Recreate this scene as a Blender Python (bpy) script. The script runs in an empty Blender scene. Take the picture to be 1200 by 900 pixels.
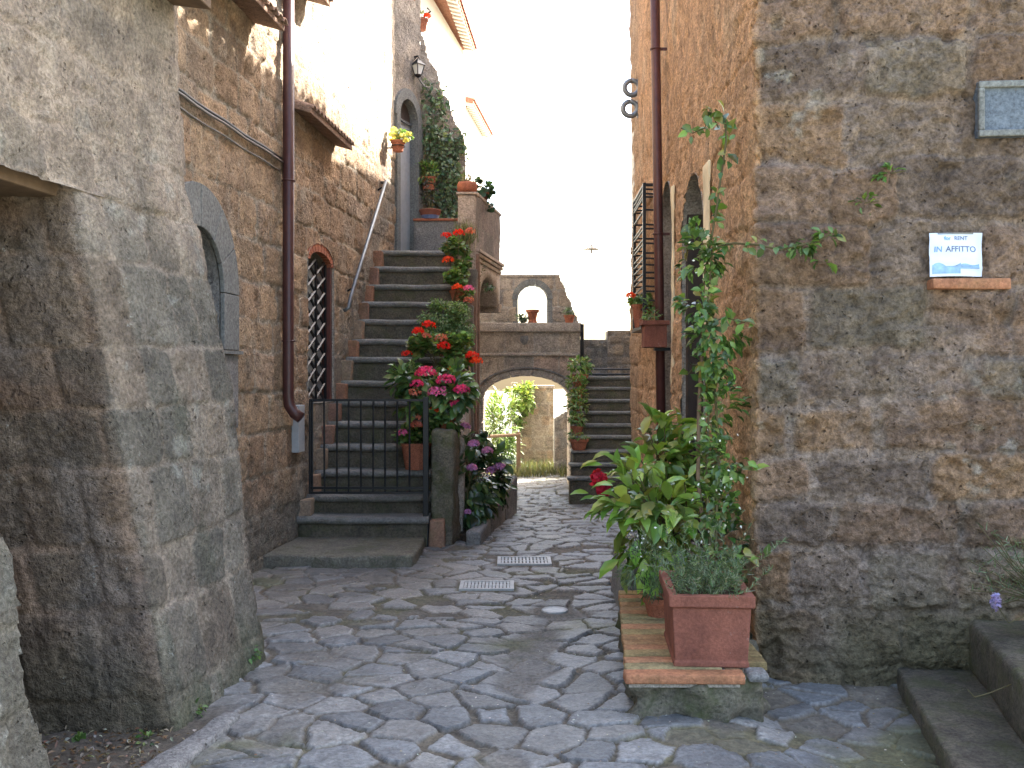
import bpy, math, random
import numpy as np
from mathutils import Vector, Matrix

# ------------------------------------------------------------------ camera, sky, sun, exposure
SC = bpy.context.scene
COL = SC.collection
rnd = random.Random(11)
RNG = np.random.default_rng(5)
F, EYE, HY = 1160.0, 1.6, 440.0
def at(px, py, Y):
    return ((px - 600) / F * Y, Y, EYE + (HY - py) / F * Y)

cam_d = bpy.data.cameras.new("camera"); cam = bpy.data.objects.new("camera", cam_d); COL.objects.link(cam)
cam.location = (0, 0, EYE); cam.rotation_euler = (math.radians(90), 0, 0)
cam_d.sensor_width = 36; cam_d.lens = 36 * F / 1200; cam_d.shift_y = -10 / 1200
cam_d.clip_start = 0.05; cam_d.clip_end = 20000
SC.camera = cam

SUN_EL, SUN_AZ = math.radians(41), math.radians(53)
wd = bpy.data.worlds.new("World"); SC.world = wd; wd.use_nodes = True
nt = wd.node_tree
sky = nt.nodes.new("ShaderNodeTexSky"); sky.sky_type = 'NISHITA'; sky.sun_disc = False
sky.sun_elevation = SUN_EL; sky.sun_rotation = SUN_AZ; sky.air_density = 1.2; sky.dust_density = 4.0; sky.ozone_density = 1.0
bg = nt.nodes["Background"]; bg.inputs[1].default_value = 0.135
nt.links.new(sky.outputs[0], bg.inputs[0])
sd = bpy.data.lights.new("sun", 'SUN'); so = bpy.data.objects.new("sun", sd); COL.objects.link(so)
sd.energy = 5.0; sd.angle = math.radians(0.6); sd.color = (1.0, 0.94, 0.85)
sdir = Vector((math.sin(SUN_AZ) * math.cos(SUN_EL), math.cos(SUN_AZ) * math.cos(SUN_EL), math.sin(SUN_EL)))
so.rotation_euler = sdir.to_track_quat('Z', 'Y').to_euler(); so.location = (8, 6, 20)
SC.view_settings.view_transform = 'Standard'; SC.view_settings.look = 'None'
SC.view_settings.gamma = 1; SC.view_settings.use_curve_mapping = False
SC.view_settings.exposure = 2.65
SC.cycles.max_bounces = 8; SC.cycles.diffuse_bounces = 5; SC.cycles.glossy_bounces = 3; SC.cycles.transmission_bounces = 4
SC.cycles.use_denoising = True

# ------------------------------------------------------------------ noise
def _h(ix, iy, iz, seed):
    M = np.uint32
    with np.errstate(over='ignore'):
        n = ix.astype(np.int64).astype(M) * M(374761393) + iy.astype(np.int64).astype(M) * M(668265263) + iz.astype(np.int64).astype(M) * M(2147483647) + M((seed * 974634777 + 12345) & 0xffffffff)
        n = (n ^ (n >> M(13))) * M(1274126177); n = (n ^ (n >> M(16))) * M(2246822519); n = n ^ (n >> M(15))
    return n.astype(np.float64) / 4294967295.0
def vnoise(P, seed=0):
    P = np.asarray(P, float); i = np.floor(P).astype(np.int64); f = P - i; f = f * f * (3 - 2 * f)
    x, y, z = i[..., 0], i[..., 1], i[..., 2]; r = 0
    for a in (0, 1):
        for b in (0, 1):
            for c in (0, 1):
                w = (f[..., 0] if a else 1 - f[..., 0]) * (f[..., 1] if b else 1 - f[..., 1]) * (f[..., 2] if c else 1 - f[..., 2])
                r = r + w * _h(x + a, y + b, z + c, seed)
    return r * 2 - 1
def fbm(P, s, o=4, seed=0):
    r = 0; a = 1.0; t = 0; P = np.asarray(P, float) * s
    for k in range(o):
        r = r + a * vnoise(P, seed + k * 17); t += a; a *= .5; P = P * 2.03
    return r / t
def uv3(u, v, w=0.0): return np.stack([u, v, np.zeros_like(u) + w], -1)
def sstep(a, b, x):
    t = np.clip((x - a) / (b - a), 0, 1); return t * t * (3 - 2 * t)

# ------------------------------------------------------------------ linking, tagging
ORG = {}
def link(o, parent=None):
    COL.objects.link(o)
    if parent is not None:
        o.parent = parent; ORG[o.name] = ORG[parent.name]
    return o
def tag(o, label, cat, group=None, kind=None):
    if label: o['label'] = label
    if cat: o['category'] = cat
    if group: o['group'] = group
    if kind: o['kind'] = kind
    return o
def thing(name, label, cat, loc=(0, 0, 0), group=None):
    o = bpy.data.objects.new(name, None); COL.objects.link(o); o.location = loc; ORG[o.name] = Vector(loc)
    o.empty_display_size = .1
    return tag(o, label, cat, group)
def copy_thing(root, loc, label=None, scale=1.0, rotz=0.0):
    r = root.copy(); COL.objects.link(r); r.location = loc; r.scale = (scale,) * 3; r.rotation_euler[2] = rotz
    if label: r['label'] = label
    ORG[r.name] = Vector(loc)
    for ch in list(root.children):
        c = ch.copy(); COL.objects.link(c); c.parent = r
        for g in list(ch.children):
            d = g.copy(); COL.objects.link(d); d.parent = c
    return r
def mesh_obj(name, V, faces, mat, parent=None, col=None, smooth=False, loc=None, flat_n=None):
    """faces: list of index lists, or an int array of quads/tris; verts in world space"""
    V = np.asarray(V, float).reshape(-1, 3)
    org = np.array(ORG[parent.name]) if parent is not None else (np.array(loc) if loc is not None else np.zeros(3))
    me = bpy.data.meshes.new(name)
    if isinstance(faces, np.ndarray):
        n, k = faces.shape
        me.vertices.add(len(V)); me.vertices.foreach_set("co", (V - org).ravel())
        me.loops.add(n * k); me.loops.foreach_set("vertex_index", faces.astype(np.int32).ravel())
        me.polygons.add(n); me.polygons.foreach_set("loop_start", np.arange(0, n * k, k, dtype=np.int32))
        me.polygons.foreach_set("loop_total", np.full(n, k, dtype=np.int32))
        me.update(calc_edges=True)
    else:
        me.from_pydata((V - org).tolist(), [], faces)
    if col is not None:
        ca = me.color_attributes.new("col", 'FLOAT_COLOR', 'POINT')
        c4 = np.ones((len(V), 4)); c4[:, :3] = np.asarray(col).reshape(-1, 3)
        ca.data.foreach_set("color", c4.ravel())
    if smooth: me.polygons.foreach_set("use_smooth", np.ones(len(me.polygons), dtype=bool))
    me.materials.append(mat); me.validate()
    o = bpy.data.objects.new(name, me)
    if parent is None:
        o.location = org; COL.objects.link(o); ORG[o.name] = Vector(org)
    else: link(o, parent)
    return o

class MB:
    def __init__(s): s.v = []; s.f = []; s.c = []
    def add(s, V, Fs, c=None):
        b = len(s.v); s.v += [tuple(p) for p in V]; s.f += [[i + b for i in f] for f in Fs]
        s.c += [c if c is not None else (.5, .5, .5)] * len(V); return s
    def box(s, x0, x1, y0, y1, z0, z1, c=None, M=None, j=0.0):
        V = [(x, y, z) for z in (z0, z1) for y in (y0, y1) for x in (x0, x1)]
        if j: V = [tuple(a + rnd.uniform(-j, j) for a in p) for p in V]
        if M is not None: V = [tuple(M @ Vector(p)) for p in V]
        return s.add(V, [(0, 2, 3, 1), (4, 5, 7, 6), (0, 1, 5, 4), (1, 3, 7, 5), (3, 2, 6, 7), (2, 0, 4, 6)], c)
    def prism(s, poly, z0, z1, c=None):
        n = len(poly); V = [(x, y, z0) for x, y in poly] + [(x, y, z1) for x, y in poly]
        return s.add(V, [list(range(n))[::-1], list(range(n, 2 * n))] + [(i, (i + 1) % n, n + (i + 1) % n, n + i) for i in range(n)], c)
    def extrude(s, pts, d, c=None):
        """planar 3d polygon pts extruded by vector d"""
        n = len(pts); V = [tuple(p) for p in pts] + [tuple(Vector(p) + Vector(d)) for p in pts]
        return s.add(V, [list(range(n))[::-1], list(range(n, 2 * n))] + [(i, (i + 1) % n, n + (i + 1) % n, n + i) for i in range(n)], c)
    def tube(s, pts, r, n=8, c=None, cap=True):
        pts = [Vector(p) for p in pts]; rs = r if isinstance(r, (list, tuple)) else [r] * len(pts)
        V = []; t0 = None
        for i, p in enumerate(pts):
            t = (pts[min(i + 1, len(pts) - 1)] - pts[max(i - 1, 0)]).normalized()
            a = Vector((0, 0, 1)) if abs(t.z) < .9 else Vector((1, 0, 0))
            if t0 is not None: a = t0
            x = (a - t * a.dot(t)).normalized(); t0 = x; y = t.cross(x)
            for k in range(n):
                an = 2 * math.pi * k / n; V.append(p + (x * math.cos(an) + y * math.sin(an)) * rs[i])
        Fs = [(i * n + k, i * n + (k + 1) % n, (i + 1) * n + (k + 1) % n, (i + 1) * n + k) for i in range(len(pts) - 1) for k in range(n)]
        if cap: Fs += [list(range(n))[::-1], [(len(pts) - 1) * n + k for k in range(n)]]
        return s.add(V, Fs, c)
    def lathe(s, prof, cx, cy, cz, n=20, c=None, sq=0, sx=1, sy=1):
        V = []
        for r, z in prof:
            for k in range(n):
                a = 2 * math.pi * k / n; q = 1.0
                if sq: q = 1 / max(abs(math.cos(a)), abs(math.sin(a))) ; q = min(q, 1.3)
                V.append((cx + r * q * math.cos(a) * sx, cy + r * q * math.sin(a) * sy, cz + z))
        m = len(prof)
        Fs = [(i * n + k, i * n + (k + 1) % n, (i + 1) * n + (k + 1) % n, (i + 1) * n + k) for i in range(m - 1) for k in range(n)]
        Fs += [list(range(n))[::-1], [(m - 1) * n + k for k in range(n)]]
        return s.add(V, Fs, c)
    def torus(s, c0, ax, R, r, n=20, m=8, a0=0.0, a1=2 * math.pi):
        ax = Vector(ax).normalized(); a = Vector((0, 0, 1)) if abs(ax.z) < .9 else Vector((1, 0, 0))
        x = (a - ax * a.dot(ax)).normalized(); y = ax.cross(x)
        pts = [Vector(c0) + (x * math.cos(a0 + (a1 - a0) * k / n) + y * math.sin(a0 + (a1 - a0) * k / n)) * R for k in range(n + 1)]
        return s.tube(pts, r, m)
    def build(s, name, mat, parent=None, bevel=0.0, smooth=False, segs=2, loc=None, usecol=True, rough=0.0, sub=0):
        o = mesh_obj(name, s.v, [list(f) for f in s.f], mat, parent, col=s.c if usecol else None, smooth=smooth, loc=loc)
        if bevel or sub:
            import bmesh
            bm = bmesh.new(); bm.from_mesh(o.data)
            bmesh.ops.recalc_face_normals(bm, faces=bm.faces)
            if bevel: bmesh.ops.bevel(bm, geom=[e for e in bm.edges if len(e.link_faces) == 2 and e.calc_face_angle(0) > .4], offset=bevel, segments=segs, affect='EDGES', profile=.5, clamp_overlap=True)
            if sub:
                for it in range(10):
                    es = [e for e in bm.edges if e.calc_length() > sub]
                    if not es: break
                    bmesh.ops.subdivide_edges(bm, edges=es, cuts=1, use_grid_fill=True)
                    if len(bm.verts) > 60000: break
                bmesh.ops.triangulate(bm, faces=[f for f in bm.faces if len(f.verts) > 4])
            if rough:
                bm.normal_update(); P = np.array([v.co[:] for v in bm.verts]); k = sum(ord(ch) for ch in name)
                d = fbm(P + 31, 1 / max(sub * 3, .05), 4, k) * rough
                for v, q in zip(bm.verts, d): v.co += v.normal * float(q)
            bm.to_mesh(o.data); bm.free()
            if rough: o.data.polygons.foreach_set("use_smooth", np.ones(len(o.data.polygons), dtype=bool))
        return o

# ------------------------------------------------------------------ materials
def new_mat(name):
    m = bpy.data.materials.new(name); m.use_nodes = True
    return m, m.node_tree, m.node_tree.nodes["Principled BSDF"]
def _mix(nt, blend, a, b, fac):
    n = nt.nodes.new("ShaderNodeMix"); n.data_type = 'RGBA'; n.blend_type = blend
    for s, v in ((6, a), (7, b), (0, fac)):
        if hasattr(v, 'is_output'): nt.links.new(v, n.inputs[s])
        else: n.inputs[s].default_value = v
    return n.outputs[2]
def _ramp(nt, src, p0, p1, c0=(0, 0, 0, 1), c1=(1, 1, 1, 1)):
    r = nt.nodes.new("ShaderNodeValToRGB"); e = r.color_ramp.elements
    e[0].position = p0; e[1].position = p1; e[0].color = c0; e[1].color = c1
    nt.links.new(src, r.inputs[0]); return r.outputs[0]
def _noise(nt, co, scale, detail=6, rough=.6, dist=0.0):
    n = nt.nodes.new("ShaderNodeTexNoise"); n.inputs["Scale"].default_value = scale; n.inputs["Detail"].default_value = detail
    n.inputs["Roughness"].default_value = rough; n.inputs["Distortion"].default_value = dist
    nt.links.new(co, n.inputs["Vector"]); return n.outputs[0]
def stone_mat(name, color=None, rough=.93, bump=.8, grit=55, pits=.5, blotch=7, var=.35, lichen=0.0, moss=0.0, spec=.2, bdist=.03, gcon=.85):
    m, nt, b = new_mat(name); co = nt.nodes.new("ShaderNodeTexCoord").outputs["Object"]
    if color is None:
        a = nt.nodes.new("ShaderNodeAttribute"); a.attribute_name = "col"; base = a.outputs["Color"]
    else:
        rgb = nt.nodes.new("ShaderNodeRGB"); rgb.outputs[0].default_value = (*color, 1); base = rgb.outputs[0]
    n1 = _noise(nt, co, blotch, 7, .65, .3)
    c = _mix(nt, 'MULTIPLY', base, _ramp(nt, n1, .25, .75, (1 - var, 1 - var, 1 - var * .9, 1), (1 + var, 1 + var, 1 + var * .9, 1)), 1.0)
    n2 = _noise(nt, co, grit, 4, .7)
    c = _mix(nt, 'MULTIPLY', c, _ramp(nt, n2, .36, .64, (.58, .58, .58, 1), (1.36, 1.36, 1.36, 1)), gcon)
    h = nt.nodes.new("ShaderNodeMath"); h.operation = 'MULTIPLY_ADD'; nt.links.new(n2, h.inputs[0]); h.inputs[1].default_value = .55
    n4 = _noise(nt, co, grit * .35, 6, .7); nt.links.new(n4, h.inputs[2]); hh = h.outputs[0]
    if pits:
        v = nt.nodes.new("ShaderNodeTexVoronoi"); v.inputs["Scale"].default_value = 30; 
        wv = nt.nodes.new("ShaderNodeVectorMath"); wv.operation = 'ADD'; nt.links.new(co, wv.inputs[0])
        nn = nt.nodes.new("ShaderNodeTexNoise"); nn.inputs["Scale"].default_value = 25; nt.links.new(co, nn.inputs["Vector"])
        sc = nt.nodes.new("ShaderNodeVectorMath"); sc.operation = 'SCALE'; sc.inputs["Scale"].default_value = .05; nt.links.new(nn.outputs["Color"], sc.inputs[0])
        nt.links.new(sc.outputs[0], wv.inputs[1]); nt.links.new(wv.outputs[0], v.inputs["Vector"])
        pm = _ramp(nt, v.outputs["Distance"], .10, .26, (1, 1, 1, 1), (0, 0, 0, 1))
        gate = _ramp(nt, _noise(nt, co, 11, 3, .6), .5, .62)
        pk = nt.nodes.new("ShaderNodeMath"); pk.operation = 'MULTIPLY'; nt.links.new(pm, pk.inputs[0]); nt.links.new(gate, pk.inputs[1])
        c = _mix(nt, 'MULTIPLY', c, (.42, .40, .38, 1), pk.outputs[0])
        s2 = nt.nodes.new("ShaderNodeMath"); s2.operation = 'MULTIPLY_ADD'; nt.links.new(pk.outputs[0], s2.inputs[0]); s2.inputs[1].default_value = -pits; nt.links.new(hh, s2.inputs[2]); hh = s2.outputs[0]
    if lichen:
        lm = _ramp(nt, _noise(nt, co, 26, 5, .75), .62, .70); lg = _ramp(nt, _noise(nt, co, 2.6, 3, .6), .50, .62)
        k = nt.nodes.new("ShaderNodeMath"); k.operation = 'MULTIPLY'; nt.links.new(lm, k.inputs[0]); nt.links.new(lg, k.inputs[1])
        k2 = nt.nodes.new("ShaderNodeMath"); k2.operation = 'MULTIPLY'; nt.links.new(k.outputs[0], k2.inputs[0]); k2.inputs[1].default_value = lichen
        c = _mix(nt, 'MIX', c, (.50, .53, .50, 1), k2.outputs[0])
    if moss:
        mm = _ramp(nt, _noise(nt, co, 5, 6, .7), .48, .66)
        k = nt.nodes.new("ShaderNodeMath"); k.operation = 'MULTIPLY'; nt.links.new(mm, k.inputs[0]); k.inputs[1].default_value = moss
        c = _mix(nt, 'MIX', c, (.085, .095, .04, 1), k.outputs[0])
    nt.links.new(c, b.inputs["Base Color"]); b.inputs["Roughness"].default_value = rough; b.inputs["Specular IOR Level"].default_value = spec
    bp = nt.nodes.new("ShaderNodeBump"); bp.inputs["Strength"].default_value = bump; bp.inputs["Distance"].default_value = bdist
    nt.links.new(hh, bp.inputs["Height"]); nt.links.new(bp.outputs[0], b.inputs["Normal"])
    return m
def _wet(m):
    nt = m.node_tree; b = nt.nodes['Principled BSDF']; a = nt.nodes.new('ShaderNodeAttribute'); a.attribute_name = 'col'
    r = nt.nodes.new('ShaderNodeMapRange'); r.inputs['To Min'].default_value = .95; r.inputs['To Max'].default_value = .44
    nt.links.new(a.outputs['Alpha'], r.inputs['Value']); nt.links.new(r.outputs[0], b.inputs['Roughness']); return m
def plain_mat(name, color, rough=.6, metal=0.0, var=.25, scale=14, bump=.15, spec=.4):
    m, nt, b = new_mat(name); co = nt.nodes.new("ShaderNodeTexCoord").outputs["Object"]
    n1 = _noise(nt, co, scale, 6, .65)
    c = _mix(nt, 'MULTIPLY', (*color, 1), _ramp(nt, n1, .25, .75, (1 - var,) * 3 + (1,), (1 + var,) * 3 + (1,)), 1.0)
    nt.links.new(c, b.inputs["Base Color"]); b.inputs["Roughness"].default_value = rough; b.inputs["Metallic"].default_value = metal
    b.inputs["Specular IOR Level"].default_value = spec
    bp = nt.nodes.new("ShaderNodeBump"); bp.inputs["Strength"].default_value = bump; bp.inputs["Distance"].default_value = .005
    nt.links.new(_noise(nt, co, scale * 5, 4, .6), bp.inputs["Height"]); nt.links.new(bp.outputs[0], b.inputs["Normal"])
    return m
def leaf_mat(name, rough=.42, trans=.3, spec=.5):
    m, nt, b = new_mat(name); a = nt.nodes.new("ShaderNodeAttribute"); a.attribute_name = "col"
    nt.links.new(a.outputs["Color"], b.inputs["Base Color"]); b.inputs["Roughness"].default_value = rough; b.inputs["Specular IOR Level"].default_value = spec
    t = nt.nodes.new("ShaderNodeBsdfTranslucent"); g = nt.nodes.new("ShaderNodeMix"); g.data_type = 'RGBA'; g.blend_type = 'MULTIPLY'; g.inputs[0].default_value = 1
    nt.links.new(a.outputs["Color"], g.inputs[6]); g.inputs[7].default_value = (1.5, 1.5, .7, 1); nt.links.new(g.outputs[2], t.inputs[0])
    mx = nt.nodes.new("ShaderNodeMixShader"); mx.inputs[0].default_value = trans
    nt.links.new(b.outputs[0], mx.inputs[1]); nt.links.new(t.outputs[0], mx.inputs[2])
    nt.links.new(mx.outputs[0], nt.nodes["Material Output"].inputs[0]); return m
M = dict(
    stone=stone_mat("weathered_tuff", lichen=.0, bump=1.0, pits=.8, bdist=.045, grit=48),
    lichen=stone_mat("lichened_tuff", lichen=.8, var=.35, bump=1.0, bdist=.04, grit=50),
    flag=_wet(stone_mat("paving_stone", rough=.46, bump=.7, grit=48, pits=0, var=.30, spec=.5, bdist=.014, gcon=.8)),
    step=stone_mat("mossy_step_stone", (.125, .108, .082), rough=.85, moss=.55, pits=.3, var=.45),
    tread=stone_mat("worn_tread_stone", (.185, .18, .168), rough=.5, moss=.4, pits=.2, var=.35, spec=.5),
    darkstep=stone_mat("dark_step_stone", (.120, .107, .085), rough=.7, moss=.65, pits=.4, var=.5, lichen=.4),
    rub=stone_mat("grey_peperino", (.24, .23, .22), lichen=.3, var=.3),
    mossrub=stone_mat("mossy_rubble", (.16, .14, .105), moss=.85, var=.4),
    plat=stone_mat("mossy_platform_stone", (.19, .175, .14), rough=.7, moss=.6, pits=.2, var=.35),
    trim=stone_mat("stone_trim", (.40, .345, .29), var=.3, pits=.3),
    warmtrim=stone_mat("warm_stone_trim", (.45, .36, .29), var=.3, pits=.3),
    terra=stone_mat("terracotta", (.36, .13, .075), rough=.8, bump=.2, grit=80, pits=0, blotch=9, var=.25),
    oldterra=stone_mat("weathered_terracotta", (.235, .09, .062), rough=.85, bump=.3, grit=70, pits=0, blotch=4, var=.4, lichen=.3, gcon=.45),
    brick=stone_mat("old_brick", None, rough=.9, bump=.5, pits=0, blotch=12, var=.3, moss=.3, gcon=.6),
    iron=plain_mat("black_iron", (.016, .017, .02), .42, .3, .3),
    grey=plain_mat("grey_metal", (.20, .22, .24), .45, .6, .2),
    pipe=plain_mat("brown_pipe_paint", (.07, .028, .026), .38, 0, .25),
    redpipe=plain_mat("red_brown_pipe_paint", (.10, .036, .03), .42, 0, .25),
    wood=plain_mat("weathered_wood", (.16, .105, .065), .8, 0, .35, 9, .4),
    darkwood=plain_mat("dark_wood", (.05, .035, .028), .75, 0, .3, 9, .4),
    cream=plain_mat("pale_cream", (.72, .60, .40), .9, 0, .3, 5, .4),
    white=plain_mat("pale_plaster", (.72, .68, .60), .92, 0, .1, 4, .2),
    greyst=stone_mat("grey_dressed_stone", (.185, .19, .185), rough=.85, pits=0, var=.2, grit=45, bump=.3),
    tile=stone_mat("roof_tile", (.30, .20, .15), rough=.9, pits=0, var=.35, blotch=10, lichen=.4),
    redtile=stone_mat("red_roof_tile", (.42, .20, .13), rough=.9, pits=0, var=.3, blotch=10),
    soil=stone_mat("soil", (.07, .05, .035), rough=1, pits=0, var=.4, grit=40),
    valley=stone_mat("valley_fields", (.24, .24, .18), rough=1, pits=0, var=.3, blotch=.006, grit=.05, bump=0),
    dark=plain_mat("dark_interior", (.012, .011, .010), .9, 0, .1),
    panel=plain_mat("grey_panel", (.36, .38, .40), .6, 0, .15),
    paper=plain_mat("paper", (.62, .70, .86), .35, 0, .05, 8, .05),
    paperblue=plain_mat("printed_blue", (.25, .42, .68), .35, 0, .35, 22, .05),
    ink=plain_mat("ink", (.10, .14, .26), .6, 0, .05, 8, 0),
    inkblue=plain_mat("blue_ink", (.16, .33, .62), .6, 0, .05, 8, 0),
    plaque=stone_mat("blue_grey_slate", (.13, .155, .19), rough=.7, pits=0, var=.2, bump=.3),
    glass=plain_mat("lamp_glass", (.75, .76, .74), .15, 0, .05),
    drain=plain_mat("cast_iron_grate", (.42, .42, .41), .5, .1, .3, 30, .3),
    leaf=leaf_mat("leaf"), gleaf=leaf_mat("glossy_leaf", .28, .25, .6), petal=leaf_mat("petal", .6, .35, .2),
    stem=plain_mat("stem", (.09, .075, .03), .7), blue=plain_mat("blue_glaze", (.12, .17, .32), .5),
    cable=plain_mat("grey_cable", (.22, .21, .20), .6))

# ------------------------------------------------------------------ stone walls
def layout(W, Hh, ch, bw, seed):
    r = random.Random(seed); v = [0.0]
    while v[-1] < Hh: v.append(v[-1] + r.uniform(*ch))
    rows = []
    for k in range(len(v) - 1):
        u = [-r.uniform(0, bw[1])]
        while u[-1] < W: u.append(u[-1] + r.uniform(*bw))
        rows.append(np.array(u))
    return np.array(v), rows
def blocks(u, v, L, rr=.03):
    vs, rows = L; k = np.clip(np.searchsorted(vs, v) - 1, 0, len(rows) - 1)
    d = np.zeros_like(u); bid = np.zeros(u.shape, np.int64)
    for j, ue in enumerate(rows):
        m = k == j
        if not m.any(): continue
        i = np.clip(np.searchsorted(ue, u[m]) - 1, 0, len(ue) - 2)
        du = np.minimum(u[m] - ue[i], ue[i + 1] - u[m]); dv = np.minimum(v[m] - vs[j], vs[j + 1] - v[m])
        r0 = .06; q = np.hypot(np.maximum(r0 - du, 0), np.maximum(r0 - dv, 0))
        d[m] = np.where((du < r0) & (dv < r0), r0 - q, np.minimum(du, dv)); bid[m] = j * 1000 + i
    return d, bid
def rnd_id(bid, s): return _h(bid, bid * 0 + s, bid * 0 + 7, 3)
def grid_faces(nv, nu, keep=None):
    i = np.arange(nv - 1)[:, None] * nu + np.arange(nu - 1)[None, :]
    Fq = np.stack([i, i + 1, i + nu + 1, i + nu], -1)
    return Fq[keep] if keep is not None else Fq.reshape(-1, 4)
def stone_wall(name, us, vs, mapf, L, pal, mortar, mat, parent, seed=0, joint=.012, jw=.012, depth=.018, jit=.012, rough=.012, warp=.03, hole=None, colfn=None, flip=False, mixm=.0, loc=None, dampf=None, lof=1.0):
    us, vs = np.asarray(us, float), np.asarray(vs, float)
    U, Vv = np.meshgrid(us, vs); P3 = uv3(U, Vv, seed * 3.7)
    wu = U + warp * fbm(P3, 2.2, 3, seed + 1) + warp * .35 * fbm(P3, 12, 3, seed + 2)
    wv = Vv + warp * fbm(P3, 2.2, 3, seed + 5) + warp * .35 * fbm(P3, 12, 3, seed + 6)
    d, bid = blocks(wu - us[0], wv - vs[0], L)
    nz = fbm(P3, 16, 4, seed + 9); lo = fbm(P3, 3.0, 4, seed + 12)
    jt = joint * (1 + 1.5 * fbm(P3, 1.6, 3, seed + 60)); s = sstep(jt - jw, jt + jw, d + .010 * nz + .012 * lo)
    r1, r2, r3 = rnd_id(bid, 1), rnd_id(bid, 2), rnd_id(bid, 3)
    disp = s * (depth + jit * (r1 * 2 - 1)) + rough * fbm(P3, 7, 5, seed + 20) * (.5 + .8 * r3) + rough * .5 * fbm(P3, 38, 3, seed + 25) + .012 * lof * lo - rough * .75 * sstep(.22, .5, fbm(P3, 10, 3, seed + 51))
    pal = np.array(pal); n = len(pal); x = r2 * (n - 1e-6); i0 = x.astype(int)
    C = pal[i0] * (.82 + .36 * r3)[..., None]
    C = C * (1 + .22 * fbm(P3, 5, 4, seed + 30))[..., None]
    C = C * (1 - s * 0)[..., None]
    C = np.array(mortar) * (1 + .12 * nz)[..., None] * (1 - s)[..., None] + C * s[..., None]
    if mixm:
        mm = sstep(.15, .5, fbm(P3, 1.8, 4, seed + 40) + mixm - .5)[..., None]
        C = C * (1 - mm) + np.array(mortar) * (1 + .15 * lo)[..., None] * mm
        disp = disp * (1 - .55 * mm[..., 0])
    if colfn is not None: C = colfn(U, Vv, C, P3)
    if dampf is not None: disp = disp * dampf(U, Vv)
    P, N = mapf(U, Vv); P = P + N * disp[..., None]
    keep = None
    if hole is not None:
        cu, cv = (us[:-1] + us[1:]) / 2, (vs[:-1] + vs[1:]) / 2; CU, CV = np.meshgrid(cu, cv); keep = ~hole(CU, CV)
    fc = grid_faces(len(vs), len(us), keep)
    if flip: fc = fc[:, ::-1]
    return mesh_obj(name, P.reshape(-1, 3), fc, mat, parent, col=np.clip(C, .01, .95).reshape(-1, 3), smooth=True, loc=loc)
def span(a, b, st): return np.linspace(a, b, max(2, int(round((b - a) / st)) + 1))
def planar(p0, du, n):
    p0, du, n = np.array(p0, float), np.array(du, float), np.array(n, float)
    du = du / np.linalg.norm(du); n = n / np.linalg.norm(n)
    def f(U, Vv):
        P = p0 + U[..., None] * du + Vv[..., None] * np.array([0, 0, 1.0]); return P, np.broadcast_to(n, P.shape)
    return f
def stain(C, m, col): return C * (1 - m[..., None]) + np.array(col) * m[..., None]

# ------------------------------------------------------------------ ground
def zg(X, Y):
    X, Y = np.asarray(X, float), np.asarray(Y, float)
    z = np.interp(Y, [-50, 9, 13, 16, 18, 24], [0, 0, -.10, -.22, -.25, -.25])
    return z - .09 * sstep(.7, 1.7, X) * sstep(6.5, 5.0, Y)
def hx(a): return np.concatenate([-np.array(a)[::-1], [0.0], np.array(a)])
gx = hx([2, 4, 7, 12, 20, 30, 45, 70, 110, 200, 400, 800, 1600, 3000, 6000, 12000])
gy = hx([2, 4, 7, 10, 13, 16, 18, 20, 22, 24, 27, 30, 36, 45, 60, 90, 150, 250, 400, 800, 1600, 3000, 6000, 12000])
GX, GY = np.meshgrid(gx, gy)
R = np.hypot(np.maximum(np.abs(GX) - 14, 0), np.maximum(np.maximum(GY - 22, -20 - GY), 0))
GZ = zg(GX, GY) - .05 - 170 * sstep(0, 260, R) ** .8 + 40 * fbm(uv3(GX, GY), .0012, 4, 3) * sstep(150, 900, R)
g = mesh_obj("ground", np.stack([GX, GY, GZ], -1).reshape(-1, 3), grid_faces(len(gy), len(gx)), M['valley'], smooth=True)
tag(g, "pale fields dropping away to the valley around the village", None, kind='structure')

xs = np.arange(-3.2, 3.5, .0112); ys = [2.2]
while ys[-1] < 22.5: ys.append(ys[-1] + max(.0095, .0095 * (ys[-1] / 4.5) ** 1.6))
ys = np.array(ys); X, Y = np.meshgrid(xs, ys); P3 = uv3(X, Y)
wx = X + .06 * fbm(P3, 1.7, 2, 70) + .008 * fbm(P3, 9, 3, 71); wy = Y + .06 * fbm(P3, 1.7, 2, 72) + .008 * fbm(P3, 9, 3, 73)
cs = np.array([.32, .178]); gxi, gyi = np.floor(wx / cs[0]), np.floor(wy / cs[1])
best = np.full(X.shape, 9.); b2 = np.full(X.shape, 9.); p1 = np.zeros(X.shape + (2,)); p2 = np.zeros(X.shape + (2,)); cid = np.zeros(X.shape, np.int64)
for a in (-1, 0, 1):
    for b in (-1, 0, 1):
        ci, cj = (gxi + a).astype(np.int64), (gyi + b).astype(np.int64)
        px = (ci + .5 + .98 * (_h(ci, cj, ci * 0, 5) - .5) + .5 * (cj % 2)) * cs[0]; py = (cj + .5 + .98 * (_h(ci, cj, ci * 0, 6) - .5)) * cs[1]
        dd = np.hypot((wx - px) * .75, wy - py); q = np.stack([px, py], -1)
        nb = dd < best; ns = (~nb) & (dd < b2)
        p2 = np.where(nb[..., None], p1, np.where(ns[..., None], q, p2)); b2 = np.where(nb, best, np.where(ns, dd, b2))
        p1 = np.where(nb[..., None], q, p1); best = np.where(nb, dd, best); cid = np.where(nb, ci * 7919 + cj, cid)
mid = (p1 + p2) / 2; dv = (p2 - p1) / np.maximum(np.linalg.norm(p2 - p1, axis=-1, keepdims=True), 1e-6)
ed = ((mid - np.stack([wx, wy], -1)) * dv).sum(-1)
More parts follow.
